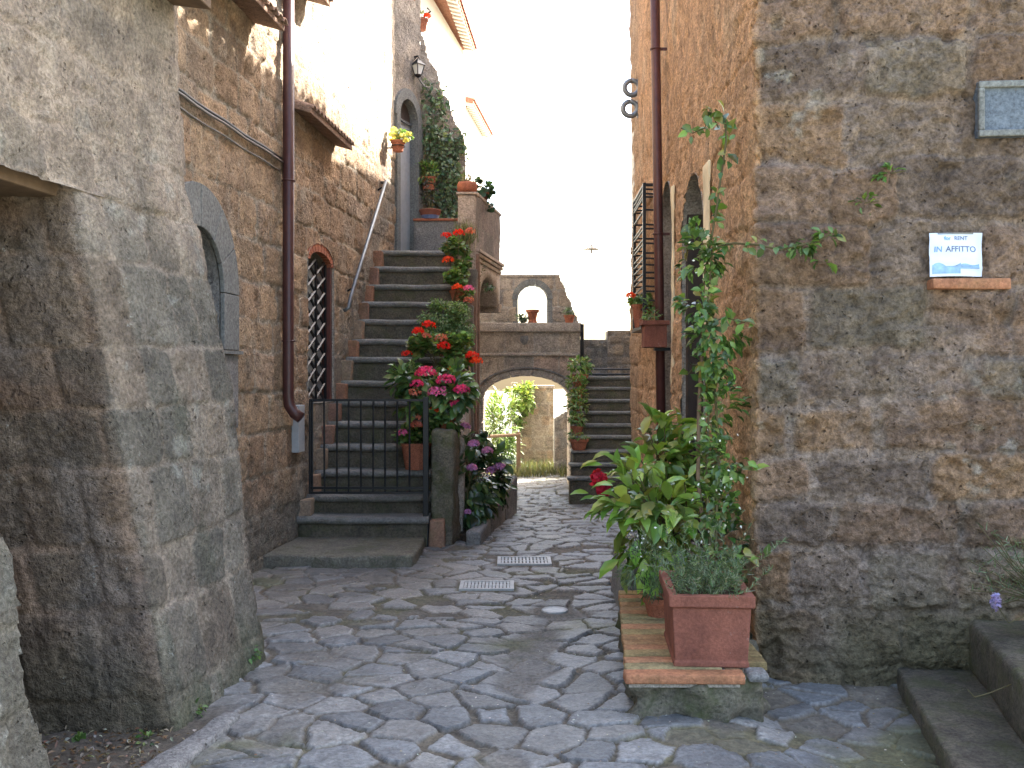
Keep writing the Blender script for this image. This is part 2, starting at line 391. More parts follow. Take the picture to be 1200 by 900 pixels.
n1 = fbm(P3, 9, 4, 80); n2 = fbm(P3, 1.1, 4, 81); n3 = fbm(P3, 30, 3, 82)
q1, q2, q3 = rnd_id(cid, 1), rnd_id(cid, 2), rnd_id(cid, 3)
jnt = .0045 + .011 * np.clip(n2 + .15, 0, 1) + .030 * (q3 > .94)
s = sstep(jnt, jnt + .010, ed + .010 * n1 + .004 * n3)
sparse = sstep(.02, .30, fbm(P3, 1.0, 3, 121) + .5 * sstep(.75, 1.2, X) * sstep(5.6, 5.0, Y) + .30 * sstep(5.6, 6.4, Y) * sstep(8.9, 8.2, Y) - .12)
s = s * np.where(q1 > 1 - .24 * sparse, .15, 1.0)
DR = [(.105, 8.5, .23, .17), (-.19, 7.5, .205, .15), (.29, 6.72, .10, .10)]
dm = np.zeros_like(X)
for (dx_, dy_, hx_, hy_) in DR: dm = np.maximum(dm, sstep(.05, .0, np.maximum(np.abs(X - dx_) - hx_, np.abs(Y - dy_) - hy_)))
s = s * (1 - np.exp(-((Y - 8.86 - .05 * X) / .018) ** 2))
cement = sstep(.40, .55, fbm(P3, .9, 4, 90) + .42 * np.exp(-((X - .05 - .12 * (Y - 5)) / .25) ** 2) * sstep(8.5, 7, Y))
soil_m = sstep(-1.28, -1.44, X - .10 * (Y - 4.4)) * sstep(5.0, 4.4, Y)
s = s * (1 - .75 * cement) * (1 - soil_m)
tilt = ((wx - p1[..., 0]) * (q1 - .5) + (wy - p1[..., 1]) * (q2 - .5)) * .07
Z = zg(X, Y) + s * (.019 + .012 * (q1 - .5) + tilt) + .004 * n1 + .003 * n3 - .0018 * s * np.floor(2.2 * (1 + fbm(P3, 6, 3, 99))) + .012 * n2 + (1 - s) * (.008 * fbm(P3, 13, 4, 132) + .004 * n3) - .018 * np.exp(-((X - .05) / .5) ** 2)
Z = Z * (1 - dm) + (zg(X, Y) + .001) * dm
s = s * (1 - dm)
pal = np.array([[.165, .172, .178], [.19, .193, .194], [.145, .152, .159], [.205, .20, .192], [.18, .176, .168]])
C = pal[(q2 * 4.999).astype(int)] * (.68 + .5 * q3)[..., None] * (1 + .22 * n1 + .12 * n2)[..., None]
C = C * (1 - np.array([.0, .05, .11]) * (sstep(5.4, 6.3, Y) * sstep(8.9, 8.2, Y))[..., None]) * (1 - .15 * sstep(8.8, 9.0, Y))[..., None] * 1.0
mort = np.array([.112, .094, .070]) * (1 + .25 * n2)[..., None]
mort = stain(mort, sstep(.0, .3, fbm(P3, 2.5, 4, 95)) * .6, (.10, .095, .045))
mort = mort * (1 + .45 * fbm(P3, 22, 4, 131))[..., None]
mort = stain(mort, cement * .7, (.165, .148, .128))
C = mort * (1 - s)[..., None] + C * s[..., None]
C = stain(C, sstep(.1, .4, fbm(P3, 1.6, 5, 97) - .25 + .5 * sstep(.9, 1.5, X) * sstep(6, 5, Y)) * .7, (.095, .098, .042))
C = stain(C, soil_m * .9, (.085, .07, .055))
pv = mesh_obj("pavement", np.stack([X, Y, Z], -1).reshape(-1, 3), grid_faces(len(ys), len(xs)), M['flag'], col=np.clip(C, .01, .9).reshape(-1, 3), smooth=True)
al = np.ones((X.size, 4)); al[:, :3] = np.clip(C, .01, .9).reshape(-1, 3); al[:, 3] = s.ravel(); pv.data.color_attributes['col'].data.foreach_set('color', al.ravel())
tag(pv, "uneven grey flagstone paving of the alley with mossy earth joints", None, kind='structure')

# ------------------------------------------------------------------ left: house with battered foot
TAN = [(.40, .28, .185), (.34, .235, .155), (.43, .31, .205), (.37, .275, .195)]
GREYS = [(.185, .165, .135), (.205, .176, .143), (.165, .152, .127), (.215, .178, .14)]
BROWN = [(.215, .155, .115), (.235, .165, .118), (.20, .158, .125), (.275, .185, .115), (.195, .165, .128), (.18, .14, .112)]
def xface(Y, z):
    xb = -1.505 + .116 * (Y - 4.42); xt = -1.97 + .15 * (Y - 4.42)
    tn = np.clip(z / 2.5, 0, 1.0); tf = np.interp(z, [0, .545, 1.55, 2.27, 2.65], [0, .22, .45, .83, 1.0]); w = np.clip((Y - 4.43) / 1.13, 0, 1)
    t = tn * (1 - w) + tf * w
    return xb + (xt - xb) * t - .06 * np.maximum(z - 2.5, 0)
bh = thing("battered_house", "grey lichened stone house with leaning battered foot and deep shadowed doorway", "house", (-1.7, 4.9, 0))
def map_b(U, Vv):
    ub = np.minimum(U, 5.56); ov = np.maximum(U - 5.56, 0)
    X = xface(ub, Vv) - ov; Y = ub + .02 * (ov > 0)
    rnd_c = np.exp(-((U - 5.56) / .06) ** 2) * .02
    P = np.stack([X - rnd_c, Y - rnd_c, Vv], -1)
    a = sstep(5.50, 5.62, U); N = np.stack([1 - a, a, .12 * (1 - a)], -1); return P, N / np.linalg.norm(N, axis=-1, keepdims=True)
def hole_b(u, v): return (u > 3.5 + .02 * np.sin(v * 9)) & (u < 4.43 + .012 * np.sin(v * 11)) & (v < 2.41 + .02 * np.sin(u * 7))
def col_b(U, V, C, P3):
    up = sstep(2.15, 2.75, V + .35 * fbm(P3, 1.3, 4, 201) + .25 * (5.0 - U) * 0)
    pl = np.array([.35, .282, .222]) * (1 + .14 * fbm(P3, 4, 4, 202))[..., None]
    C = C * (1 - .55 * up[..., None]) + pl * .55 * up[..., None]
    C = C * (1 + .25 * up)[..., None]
    C = stain(C, sstep(.18, .42, fbm(P3 * np.array([1, .45, 1]), 3.2, 5, 203)) * .55 * (1 - .7 * up), (.095, .10, .075))
    C = stain(C, sstep(.30, .46, fbm(P3, 5.5, 5, 204) + .25 * fbm(P3, 1.2, 2, 205)) * .6 * (1 - .5 * up), (.33, .335, .30))
    C = stain(C, sstep(.35, .0, V + .2 * fbm(P3, 3, 3, 206)) * .65, (.09, .10, .055))
    C = C * (1 + .32 * fbm(P3, 6.5, 5, 207))[..., None]
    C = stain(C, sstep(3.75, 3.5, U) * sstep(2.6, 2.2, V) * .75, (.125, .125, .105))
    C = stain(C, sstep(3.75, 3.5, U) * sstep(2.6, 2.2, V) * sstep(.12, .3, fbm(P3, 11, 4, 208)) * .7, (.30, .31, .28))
    return stain(C, sstep(.34, .5, fbm(P3 * np.array([1, .28, 1]), 8, 4, 209)) * .35, (.34, .30, .25))
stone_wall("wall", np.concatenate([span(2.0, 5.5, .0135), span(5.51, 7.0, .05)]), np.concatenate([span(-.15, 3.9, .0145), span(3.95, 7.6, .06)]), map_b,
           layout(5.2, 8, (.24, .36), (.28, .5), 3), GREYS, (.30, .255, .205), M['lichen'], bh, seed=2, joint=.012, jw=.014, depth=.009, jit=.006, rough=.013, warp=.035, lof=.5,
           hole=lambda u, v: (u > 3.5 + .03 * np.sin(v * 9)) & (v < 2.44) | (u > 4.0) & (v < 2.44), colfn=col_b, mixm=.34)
def col_j(U, V, C, P3):
    C = stain(C, sstep(-.05, .35, fbm(P3, 2.0, 4, 211)) * .55, (.165, .10, .07))
    C = stain(C, sstep(.1, .4, fbm(P3, 2.6, 4, 212)) * .45, (.19, .17, .155))
    return stain(C, sstep(.7, .1, V + .3 * fbm(P3, 3, 3, 213)) * .6, (.085, .085, .06))
JE = 4.43
def map_c(U, Vv):
    X0 = xface(np.full_like(Vv, JE), Vv); j = np.minimum(U - JE, 0); ub = np.clip(U, JE, 5.56); ov = np.maximum(U - 5.56, 0)
    X = np.where(U < JE, X0 + j, xface(ub, Vv)) - ov; Y = ub + .02 * (ov > 0); P = np.stack([X, Y, Vv], -1)
    a = sstep(JE - .07, JE + .07, U); b_ = sstep(5.50, 5.62, U)
    N = np.stack([a * (1 - b_), -(1 - a) + b_, .12 * a * (1 - b_)], -1); N = N / np.linalg.norm(N, axis=-1, keepdims=True)
    e = .020 * np.exp(-((U - JE) / .035) ** 2) * (1 + 1.3 * fbm(uv3(U * 0, Vv), 5, 4, 231)) + .008 * np.exp(-((U - 5.56) / .06) ** 2)
    return P - N * (e + .002)[..., None], N
def col_c(U, V, C, P3):
    f = sstep(JE - .06, JE + .05, U + .05 * fbm(P3, 5, 3, 232))[..., None]
    return col_b(U, V, C, P3) * f + col_j(U, V, C * np.array([.95, .80, .72]), P3) * (1 - f)
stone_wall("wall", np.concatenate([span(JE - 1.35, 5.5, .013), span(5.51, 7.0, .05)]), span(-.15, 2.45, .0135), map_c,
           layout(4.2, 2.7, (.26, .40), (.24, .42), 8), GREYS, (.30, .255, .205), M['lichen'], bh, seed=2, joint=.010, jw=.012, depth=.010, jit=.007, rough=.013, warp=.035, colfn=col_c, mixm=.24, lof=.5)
MB().prism([(-3.1, 3.42), (-2.15, 3.42), (-2.03, 4.47), (-3.1, 4.47)], 2.40, 2.50).build("lintel", M['wood'], bh, bevel=.01)
MB().box(-3.16, -3.08, 3.0, 4.5, -.1, 2.6, (.1, .08, .06)).build("door_panel", M['darkwood'], bh)
MB().extrude([(-3.1, 3.30, -.1), (-1.70, 3.30, -.1), (-1.72, 3.30, .2), (-2.19, 3.30, 2.42), (-3.1, 3.30, 2.42)], (0, .175, 0)).build("door_reveal", M['rub'], bh, usecol=False, sub=.1, rough=.01)
def tile_eave(name, parent, p0, p1, prot, thick, mat, tiles=True, slope=.35, r=.055):
    """sloping eave from p0 to p1 (wall line), sticking out by prot on its +X side"""
    p0, p1 = Vector(p0), Vector(p1); t = (p1 - p0); L = t.length; t.normalize(); n = Vector((t.y, -t.x, 0)).normalized()
    dn = n * prot + Vector((0, 0, -prot * slope)); up = Vector((0, 0, 1))
    mb = MB(); mb.extrude([p0, p0 + dn, p0 + dn + up * thick, p0 + up * thick], t * L)
    o = mb.build(name, mat, parent, bevel=.008, usecol=False)
    if r > .08:
        kk = int(L / .2)
        for i in range(kk):
            a_ = p0 + t * (.05 + i * .2); MB().extrude([a_ + n * .01 - up * .005, a_ + dn * .93 - up * .005, a_ + dn * .93 - up * .06, a_ + n * .01 - up * .06], t * .08).build('rafter', M['white'], o, usecol=False)
    if tiles:
        mt = MB(); k = max(2, int(L / (r * 2.05)))
        for i in range(k):
            c = p0 + t * (L * (i + .5) / k) + up * (thick + .004)
            e0, e1 = c - n * .02, c + dn * 1.12
            pts0, pts1, q0, q1 = [], [], [], []
            for a in range(7):
                an = math.pi * a / 6; off = t * (math.cos(an) * r) + up * (math.sin(an) * r * .8); of2 = t * (math.cos(an) * r * .78) + up * (math.sin(an) * r * .56)
                pts0.append(e0 + off); pts1.append(e1 + off); q0.append(e0 + of2); q1.append(e1 + of2)
            V = pts0 + pts1 + q0 + q1; Fs = []
            for a in range(6): Fs += [(a, a + 1, 8 + a, 7 + a), (14 + a, 21 + a, 22 + a, 15 + a), (7 + a, 8 + a, 22 + a, 21 + a)]
            mt.add(V, Fs)
        mt.build("roof_tiles", mat, o, usecol=False)
    return o
tile_eave("eave", bh, (-2.02, 4.55, 3.66), (-1.93, 5.5, 3.66), .27, .07, M['wood'], False, .15)

# ------------------------------------------------------------------ left: tan tuff house along the stairs
LW = lambda Y: -2.804 + .09 * Y
LN = Vector((1, -.09, 0)).normalized(); LT = Vector((.09, 1, 0)).normalized()
lh = thing("tan_house", "tall tan tuff house with arched window, narrow lattice door and brown downpipe", "house", (-2.1, 8.6, 0))
Y0L = 5.2
def uY(Y): return (Y - Y0L) * math.sqrt(1 + .0081)
def hole_l(u, v):
    Y = Y0L + u / math.sqrt(1.0081)
    a = (np.abs(Y - 6.85) < .44) & (v > 1.77) & ((v < 2.21) | (np.hypot(Y - 6.85, v - 2.21) < .44))
    d = (Y > 9.44) & (Y < 10.36) & (v > 1.33) & (v < 2.72 + .19 * np.sqrt(np.clip(1 - ((Y - 9.9) / .46) ** 2, 0, 1)))
    return a | d
def col_l(U, V, C, P3):
    C = stain(C, sstep(.2, .5, fbm(P3, 1.4, 5, 221)) * .5, (.235, .205, .17))
    C = stain(C, sstep(.25, .5, fbm(P3, 4.5, 4, 222)) * .45, (.17, .125, .09))
    C = stain(C, sstep(4.25, 4.7, V + .3 * fbm(P3, 2, 3, 229)) * .85, (.60, .52, .42))  # paler above the sun line: sunlight put into the wall colour for more bounce
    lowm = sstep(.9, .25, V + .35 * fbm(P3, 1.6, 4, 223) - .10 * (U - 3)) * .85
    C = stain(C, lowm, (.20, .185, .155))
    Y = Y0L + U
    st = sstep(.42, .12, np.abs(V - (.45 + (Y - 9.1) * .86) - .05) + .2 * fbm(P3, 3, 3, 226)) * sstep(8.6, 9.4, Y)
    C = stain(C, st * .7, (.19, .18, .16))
    return stain(C, sstep(.3, .55, fbm(P3, 7, 4, 225)) * .3, (.42, .38, .32))
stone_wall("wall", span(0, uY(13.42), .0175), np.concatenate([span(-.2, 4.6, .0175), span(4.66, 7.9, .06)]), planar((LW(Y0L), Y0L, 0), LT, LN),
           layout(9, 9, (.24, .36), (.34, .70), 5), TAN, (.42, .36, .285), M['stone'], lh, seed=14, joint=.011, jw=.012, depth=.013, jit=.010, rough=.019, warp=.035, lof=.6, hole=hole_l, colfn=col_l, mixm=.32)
def LP(Y, off, z): return Vector((LW(Y), Y, z)) + LN * off
def ring_pts(cY, cz, r0, r1, z0, off, a0=0, a1=math.pi, n=14):
    P = []
    for k in range(n + 1):
        a = a0 + (a1 - a0) * k / n; P.append((LP(cY + r0 * math.cos(a), off, cz + r0 * math.sin(a)), LP(cY + r1 * math.cos(a), off, cz + r1 * math.sin(a))))
    return P
# arched window with grey stone surround
w = MB()
for (a0, a1) in ((0.0, .50), (.515, 1.0), (1.01, 1.57), (1.58, 2.15), (2.16, 2.65), (2.66, math.pi)):
    rp = ring_pts(6.85, 2.21, .42, .72, 0, .005, a0, a1, 6)
    poly = [p[0] for p in rp] + [p[1] for p in rp][::-1]; w.extrude(poly, LN * .035)
for sgn in (-1, 1):
    for (z0, z1) in ((1.79, 2.205),):
        a, b = 6.85 + sgn * .42, 6.85 + sgn * .72
        w.extrude([LP(a, .005, z0), LP(b, .005, z0), LP(b, .005, z1), LP(a, .005, z1)], LN * .035)
win = w.build("window", M['greyst'], lh, bevel=.006, usecol=False)
MB().extrude([LP(6.1, .0, 1.76), LP(7.6, .0, 1.76), LP(7.6, .0, 1.785), LP(6.1, .0, 1.785)], LN * .06).build("sill", M['greyst'], win, usecol=False)
MB().extrude([LP(6.1, .0, 1.2), LP(7.58, .0, 1.2), LP(7.58, .0, 1.757), LP(6.1, .0, 1.757)], LN * .03).build("apron", M['rub'], win, usecol=False, bevel=.01)
rp = ring_pts(6.85, 2.21, .43, .43, 0, -.28); poly = [p[0] for p in rp]
r = MB(); prof = [(6.85 + .43, 1.76)] + [(6.85 + .43 * math.cos(math.pi * k / 14), 2.21 + .43 * math.sin(math.pi * k / 14)) for k in range(15)] + [(6.85 - .43, 1.76)]
V = [LP(a, .0, b) for a, b in prof] + [LP(a, -.10, b) for a, b in prof]; n = len(prof)
r.add(V, [(i, (i + 1) % n, n + (i + 1) % n, n + i) for i in range(n)]); r.build("reveal", M['rub'], win, usecol=False)
MB().add([LP(a, -.085, b) for a, b in prof], [list(range(n))]).build("pane", M['dark'], win, usecol=False)
# narrow door with lattice
prof = [(10.36, 1.33)] + [(9.9 + .46 * math.cos(math.pi * k / 12), 2.72 + .19 * math.sin(math.pi * k / 12)) for k in range(13)] + [(9.44, 1.33)]
n = len(prof); V = [LP(a, .012, b) for a, b in prof] + [LP(a, -.34, b) for a, b in prof]
dr = MB().add(V, [(i, (i + 1) % n, n + (i + 1) % n, n + i) for i in range(n)]).build("door", M['trim'], lh, usecol=False)
MB().add([LP(a, -.30, b) for a, b in prof], [list(range(n))]).build("backing", M['dark'], dr, usecol=False)
d = MB()
for k in range(12):
    a0, a1 = math.pi * k / 12 + .02, math.pi * (k + 1) / 12 - .02
    def q(a, rr): return LP(9.9 + (.46 - rr) * math.cos(a), -.06, 2.72 + (.19 - rr * .9) * math.sin(a))
    d.extrude([q(a0, -.01), q(a1, -.01), q(a1, .09), q(a0, .09)], LN * .066)
d.build("brick_lintel", M['terra'], dr, usecol=False)
MB().extrude([LP(9.50, -.12, 1.36), LP(10.30, -.12, 1.36), LP(10.30, -.12, 2.72), LP(9.50, -.12, 2.72)], LN * .02).build("grey_panel", M['panel'], dr, usecol=False)
MB().extrude([LP(10.28, -.098, 1.34), LP(10.355, -.098, 1.34), LP(10.355, -.098, 2.78), LP(10.28, -.098, 2.78)], LN * .085).build("door_frame", M['redpipe'], dr, usecol=False)
d = MB(); zz = 1.38
for k in range(9):
    z0 = 1.36 + k * .155
    for (a, b) in ((9.56, 9.88), (9.88, 10.20)):
        d.tube([LP(a, -.05, z0), LP(b, -.05, z0 + .155)], .014, 5); d.tube([LP(b, -.058, z0), LP(a, -.058, z0 + .155)], .014, 5)
for a in (9.54, 9.88, 10.22): d.tube([LP(a, -.045, 1.34), LP(a, -.045, 2.74)], .015, 5)
d.build("lattice", M['iron'], dr, usecol=False)
# downpipe, cables, meter box
d = MB(); d.tube([LP(8.66, .075, 7.8), LP(8.64, .075, 1.42), LP(8.64, .085, 1.34), LP(8.64, .13, 1.27), LP(8.64, .19, 1.23)], .05, 14)
pp = d.build("downpipe", M['pipe'], lh, smooth=True, usecol=False)
for z in (1.9, 3.3, 4.9): MB().torus(LP(8.65, .075, z), (0, 0, 1), .053, .008, 18, 6).build("bracket", M['pipe'], pp, usecol=False)
def sag(Ya, Yb, z, off, s, n=14): return [LP(Ya + (Yb - Ya) * k / n, off + .008 * math.sin(k * 1.7), z - s * 4 * (k / n) * (1 - k / n)) for k in range(n + 1)]
for (z, off, rr, nm) in ((3.485, .03, .013, 0), (3.455, .045, .011, 1), (3.38, .02, .007, 2)):
    MB().tube(sag(5.4, 8.6, z, off, .012), rr, 6).build("cable", M['cable'] if nm != 0 else M['iron'], lh, smooth=True, usecol=False)
a, b = 8.96, 9.14
MB().extrude([LP(a, .0, .90), LP(b, .0, .90), LP(b, .0, 1.33), LP(a, .0, 1.33)], LN * .07).build("meter_box", M['panel'], lh, bevel=.006, usecol=False)
for (ya, yb, z, pr, tl) in ((8.93, 10.42, 4.02, .19, True), (6.55, 7.98, 4.44, .26, True), (8.5, 9.4, 5.16, .24, True)):
    tile_eave("eave", lh, LP(ya, 0, z), LP(yb, 0, z), pr, .05, M['tile'], tl, .3)
# body and roof behind the facade
d = MB(); d.prism([(LW(5.3) - .5, 5.3), (LW(13.3) - .5, 13.3), (-6.5, 13.3), (-6.5, 5.3)], -.3, 7.7); d.build("inner_masonry", M['white'], lh, usecol=False)
d = MB(); d.extrude([(LW(5.2) + .3, 5.2, 7.8), (-3.8, 5.2, 8.9), (-7, 5.2, 7.8), (-7, 5.2, 7.7), (-3.8, 5.2, 8.78), (LW(5.2) + .3, 5.2, 7.7)], LT * 8.2); d.build("roof", M['tile'], lh, usecol=False)

# ------------------------------------------------------------------ door house at the top of the stairs
dh = thing("door_house", "shaded house end with tall arched doorway, ivy and a slanting top edge", "house", (-1.3, 14.2, 3.17))
A, B, Cc = Vector((-1.60, 13.4, 0)), Vector((-1.32, 14.2, 0)), Vector((-.69, 14.62, 0))
dAB = (B - A).normalized(); nAB = Vector((dAB.y, -dAB.x, 0)); dBC = (Cc - B).normalized(); nBC = Vector((dBC.y, -dBC.x, 0)); LAB = (B - A).length; LBC = (Cc - B).length
def hole_d(u, v): return (u > .12) & (u < .70) & (v < 5.15 + np.sqrt(np.clip(.29 ** 2 - (u - .41) ** 2, 0, 1)))
stone_wall("wall", span(0, LAB, .03), span(2.9, 8.6, .03), planar(A, dAB, nAB), layout(1, 7, (.25, .35), (.4, .7), 15), [(.36, .31, .26), (.33, .29, .25)], (.37, .33, .29), M['stone'], dh, seed=40, joint=.006, depth=.008, jit=.005, rough=.012, hole=hole_d, mixm=.45)
def hole_s(u, v): return v > 6.5 - u * 2.0 + .05 * np.sin(u * 30)
stone_wall("wall", span(0, LBC, .025), span(-.3, 6.6, .025), planar(B, dBC, nBC), layout(1, 7, (.25, .35), (.4, .7), 16), [(.36, .31, .26), (.33, .28, .23)], (.37, .34, .30), M['stone'], dh, seed=41, joint=.008, depth=.012, jit=.006, rough=.012, hole=hole_s, mixm=.4)
d = MB(); d.prism([(A.x - .45, A.y + .12), (B.x - .42, B.y + .3), (B.x - .4, 18.0), (-4, 18), (-4, 13.5)], -.3, 8.6); d.build("inner_masonry", M['white'], dh, usecol=False)
d = MB(); d.extrude([B + dBC * .02 - nBC * .08 + Vector((0, 0, -.3)), Cc - nBC * .08 + Vector((0, 0, -.3)), Cc - nBC * .08 + Vector((0, 0, 6.5 - LBC * 2.0 - .06)), B + dBC * .02 - nBC * .08 + Vector((0, 0, 6.4))], -nBC * .3); d.build("end_wall", M['trim'], dh, usecol=False)
def AP(u, off, z): return A + dAB * u + nAB * off + Vector((0, 0, z))
d = MB()
for sg in (0, 1):
    a, b = ((.02, .12) if sg == 0 else (.70, .84)); d.extrude([AP(a, 0, 3.17), AP(b, 0, 3.17), AP(b, 0, 5.15), AP(a, 0, 5.15)], nAB * .045)
pts = [(math.cos(math.pi * k / 12), math.sin(math.pi * k / 12)) for k in range(13)]
for k in range(12):
    (c0, s0), (c1, s1) = pts[k], pts[k + 1]
    d.extrude([AP(.41 + .29 * c0, 0, 5.15 + .29 * s0), AP(.41 + .43 * c0, 0, 5.152 + .43 * s0), AP(.41 + .43 * c1, 0, 5.152 + .43 * s1), AP(.41 + .29 * c1, 0, 5.15 + .29 * s1)], nAB * .043)
sur = d.build("door_surround", M['greyst'], dh, usecol=False)
prof = [(.70, 3.1), (.70, 5.15)] + [(.41 + .29 * c, 5.15 + .29 * s_) for c, s_ in pts] + [(.12, 3.1)]
n = len(prof); V = [AP(a, .0, b) for a, b in prof] + [AP(a, -.3, b) for a, b in prof]
MB().add(V, [(i, (i + 1) % n, n + (i + 1) % n, n + i) for i in range(n)]).build("door_reveal", M['greyst'], dh, usecol=False)
MB().add([AP(a, -.09, b) for a, b in prof], [list(range(n))]).build("door", M['panel'], dh, usecol=False)
MB().extrude([AP(.13, -.085, 5.14), AP(.69, -.085, 5.14), AP(.69, -.085, 5.17), AP(.13, -.085, 5.17)], nAB * .03).build("transom", M['grey'], dh, usecol=False)
MB().extrude([AP(.14, -.087, 5.175)] + [AP(.41 + .27 * c, -.087, 5.175 + .25 * s_) for c, s_ in pts[::-1]] , nAB * .01).build("fanlight", M['darkwood'], dh, usecol=False)
MB().tube([Vector(at(461, 53, 13.6)), Vector(at(480, 78, 14.0)), Vector(at(497, 101, 14.05)), Vector(at(503, 103, 14.1))], .014, 6).build("drain_pipe", M['cable'], dh, usecol=False, smooth=True)

# ------------------------------------------------------------------ far pale houses with tiled eaves
fh = thing("far_house", "overexposed pale house behind the ivy wall with long tiled eave", "house", (-.9, 18, 0))
d = MB(); d.prism([(-1.6, 15.4), (-.95, 20.0), (-5, 20.4), (-5, 15.4)], -1, 8.1); d.build("wall", M['white'], fh, usecol=False)
tile_eave("eave", fh, (-1.27, 15.5, 8.17), (-.95, 20.0, 8.17), .22, .06, M['redtile'], True, .25, .09)
d = MB(); d.extrude([(-1.2, 15.5, 8.2), (-3.2, 15.5, 9.1), (-5.2, 15.5, 8.2)], (.3, 4.6, 0)); d.build("roof", M['redtile'], fh, usecol=False)
fh2 = thing("far_house", "farthest pale house whose short tiled eave shows above the potted pillar", "house", (-.7, 22.4, 0))
d = MB(); d.prism([(-1.05, 20.6), (-.68, 24.0), (-5, 24.4), (-5, 20.6)], -1, 7.35); d.build("wall", M['white'], fh2, usecol=False)
tile_eave("eave", fh2, (-1.02, 20.9, 7.4), (-.68, 24.0, 7.4), .2, .06, M['redtile'], True, .25, .09)
d = MB(); d.extrude([(-1.0, 20.7, 7.45), (-3, 20.7, 8.3), (-5, 20.7, 7.45)], (.3, 3.5, 0)); d.build("roof", M['redtile'], fh2, usecol=False)

# ------------------------------------------------------------------ right: rubble front and ochre side of one house
rh = thing("corner_house", "big corner house with grey brown rubble front and ochre orange side wall", "house", (1.5, 5.6, 0))
FX0, FY0 = 1.335, 5.4
sideT = Vector((.024, 1, 0)).normalized(); frontT = Vector((1, -.10, 0)).normalized()
def map_r(U, Vv):
    s_ = np.minimum(U, 0); f = np.maximum(U, 0)
    P = np.stack([FX0 - s_ * sideT.x * 1.0 * -1 * -1 + f * frontT.x, FY0 - s_ * sideT.y + f * frontT.y, Vv], -1)
    P[..., 0] -= .022 * sstep(2, 7, Vv) * (U < 0) * np.clip(-U / 3, 0, 1)
    a = sstep(-.10, .08, U); r_ = np.exp(-(U / .07) ** 2) * .018
    N = np.stack([-(1 - a) + a * -.1, -a, np.zeros_like(a)], -1); N = N / np.linalg.norm(N, axis=-1, keepdims=True)
    wav = .03 * fbm(uv3(U, Vv), .8, 2, 301) * sstep(.1, .8, np.abs(U))
    P = P - N * (r_ - wav)[..., None]; return P, N
def col_r(U, V, C, P3):
    side = sstep(.03, -.03, U + .02 * fbm(P3, 6, 3, 310))
    och = np.array([.62, .385, .225]) * (1 + .20 * fbm(P3 * np.array([1, .3, 1]), 9, 5, 311) + .22 * fbm(P3, 2.2, 4, 312))[..., None]
    och = stain(och, sstep(.15, .45, fbm(P3, 1.7, 4, 313)) * .5, (.60, .46, .32))
    och = stain(och, sstep(.30, .5, fbm(P3, 13, 4, 314)) * .35, (.20, .115, .07))
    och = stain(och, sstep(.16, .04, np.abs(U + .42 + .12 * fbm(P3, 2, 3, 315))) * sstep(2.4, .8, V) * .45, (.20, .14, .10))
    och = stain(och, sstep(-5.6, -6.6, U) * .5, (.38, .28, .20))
    fr = stain(C, sstep(.12, .42, fbm(P3, 2.4, 5, 316)) * .16, (.22, .17, .138))
    fr = stain(fr, sstep(.28, .5, fbm(P3, 4.5, 5, 317)) * .22, (.155, .138, .10))
    fr = stain(fr, sstep(.30, .42, fbm(P3, 9, 5, 318)) * sstep(.15, .5, fbm(P3, 1.3, 2, 319)) * .5, (.34, .345, .31))
    fr = stain(fr, sstep(.55, .0, V + .25 * fbm(P3, 3, 3, 320)) * .75, (.115, .105, .055))
    fr = stain(fr, sstep(.15, .35, fbm(P3, 1.9, 3, 321)) * .18, (.29, .19, .11))
    fr = fr * (1 + .30 * fbm(P3, 26, 3, 331))[..., None]
    och = och * (1 - .25 * sstep(.2, .45, fbm(P3 * np.array([1, .18, 1]), 14, 4, 330)))[..., None]
    return fr * np.array([1.10, 1.05, 1.035]) * (1 - side[..., None]) + och * side[..., None]
def sideY(u): return FY0 - u * sideT.y
def hole_r(u, v):
    Y = sideY(u)
    o2 = (Y > 7.06) & (Y < 8.08) & (v < 2.62 + np.sqrt(np.clip(.51 ** 2 - (Y - 7.57) ** 2, 0, 1)))
    o1 = (Y > 8.72) & (Y < 9.42) & (v > .9) & (v < 3.02 + np.sqrt(np.clip(.35 ** 2 - (Y - 9.07) ** 2, 0, 1)))
    return (u < 0) & (o1 | o2)
def damp_r(U, V): return np.where(U < -.05, .42, 1.0)
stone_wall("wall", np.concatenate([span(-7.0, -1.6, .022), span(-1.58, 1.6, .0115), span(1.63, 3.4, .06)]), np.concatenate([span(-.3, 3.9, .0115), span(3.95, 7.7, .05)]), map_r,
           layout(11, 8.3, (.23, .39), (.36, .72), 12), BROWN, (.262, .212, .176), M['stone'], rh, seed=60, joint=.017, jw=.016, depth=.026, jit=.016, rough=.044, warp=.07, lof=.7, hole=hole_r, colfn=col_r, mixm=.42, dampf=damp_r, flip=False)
def RP(Y, off, z): return Vector((FX0 + .024 * (Y - FY0) - off, Y, z))
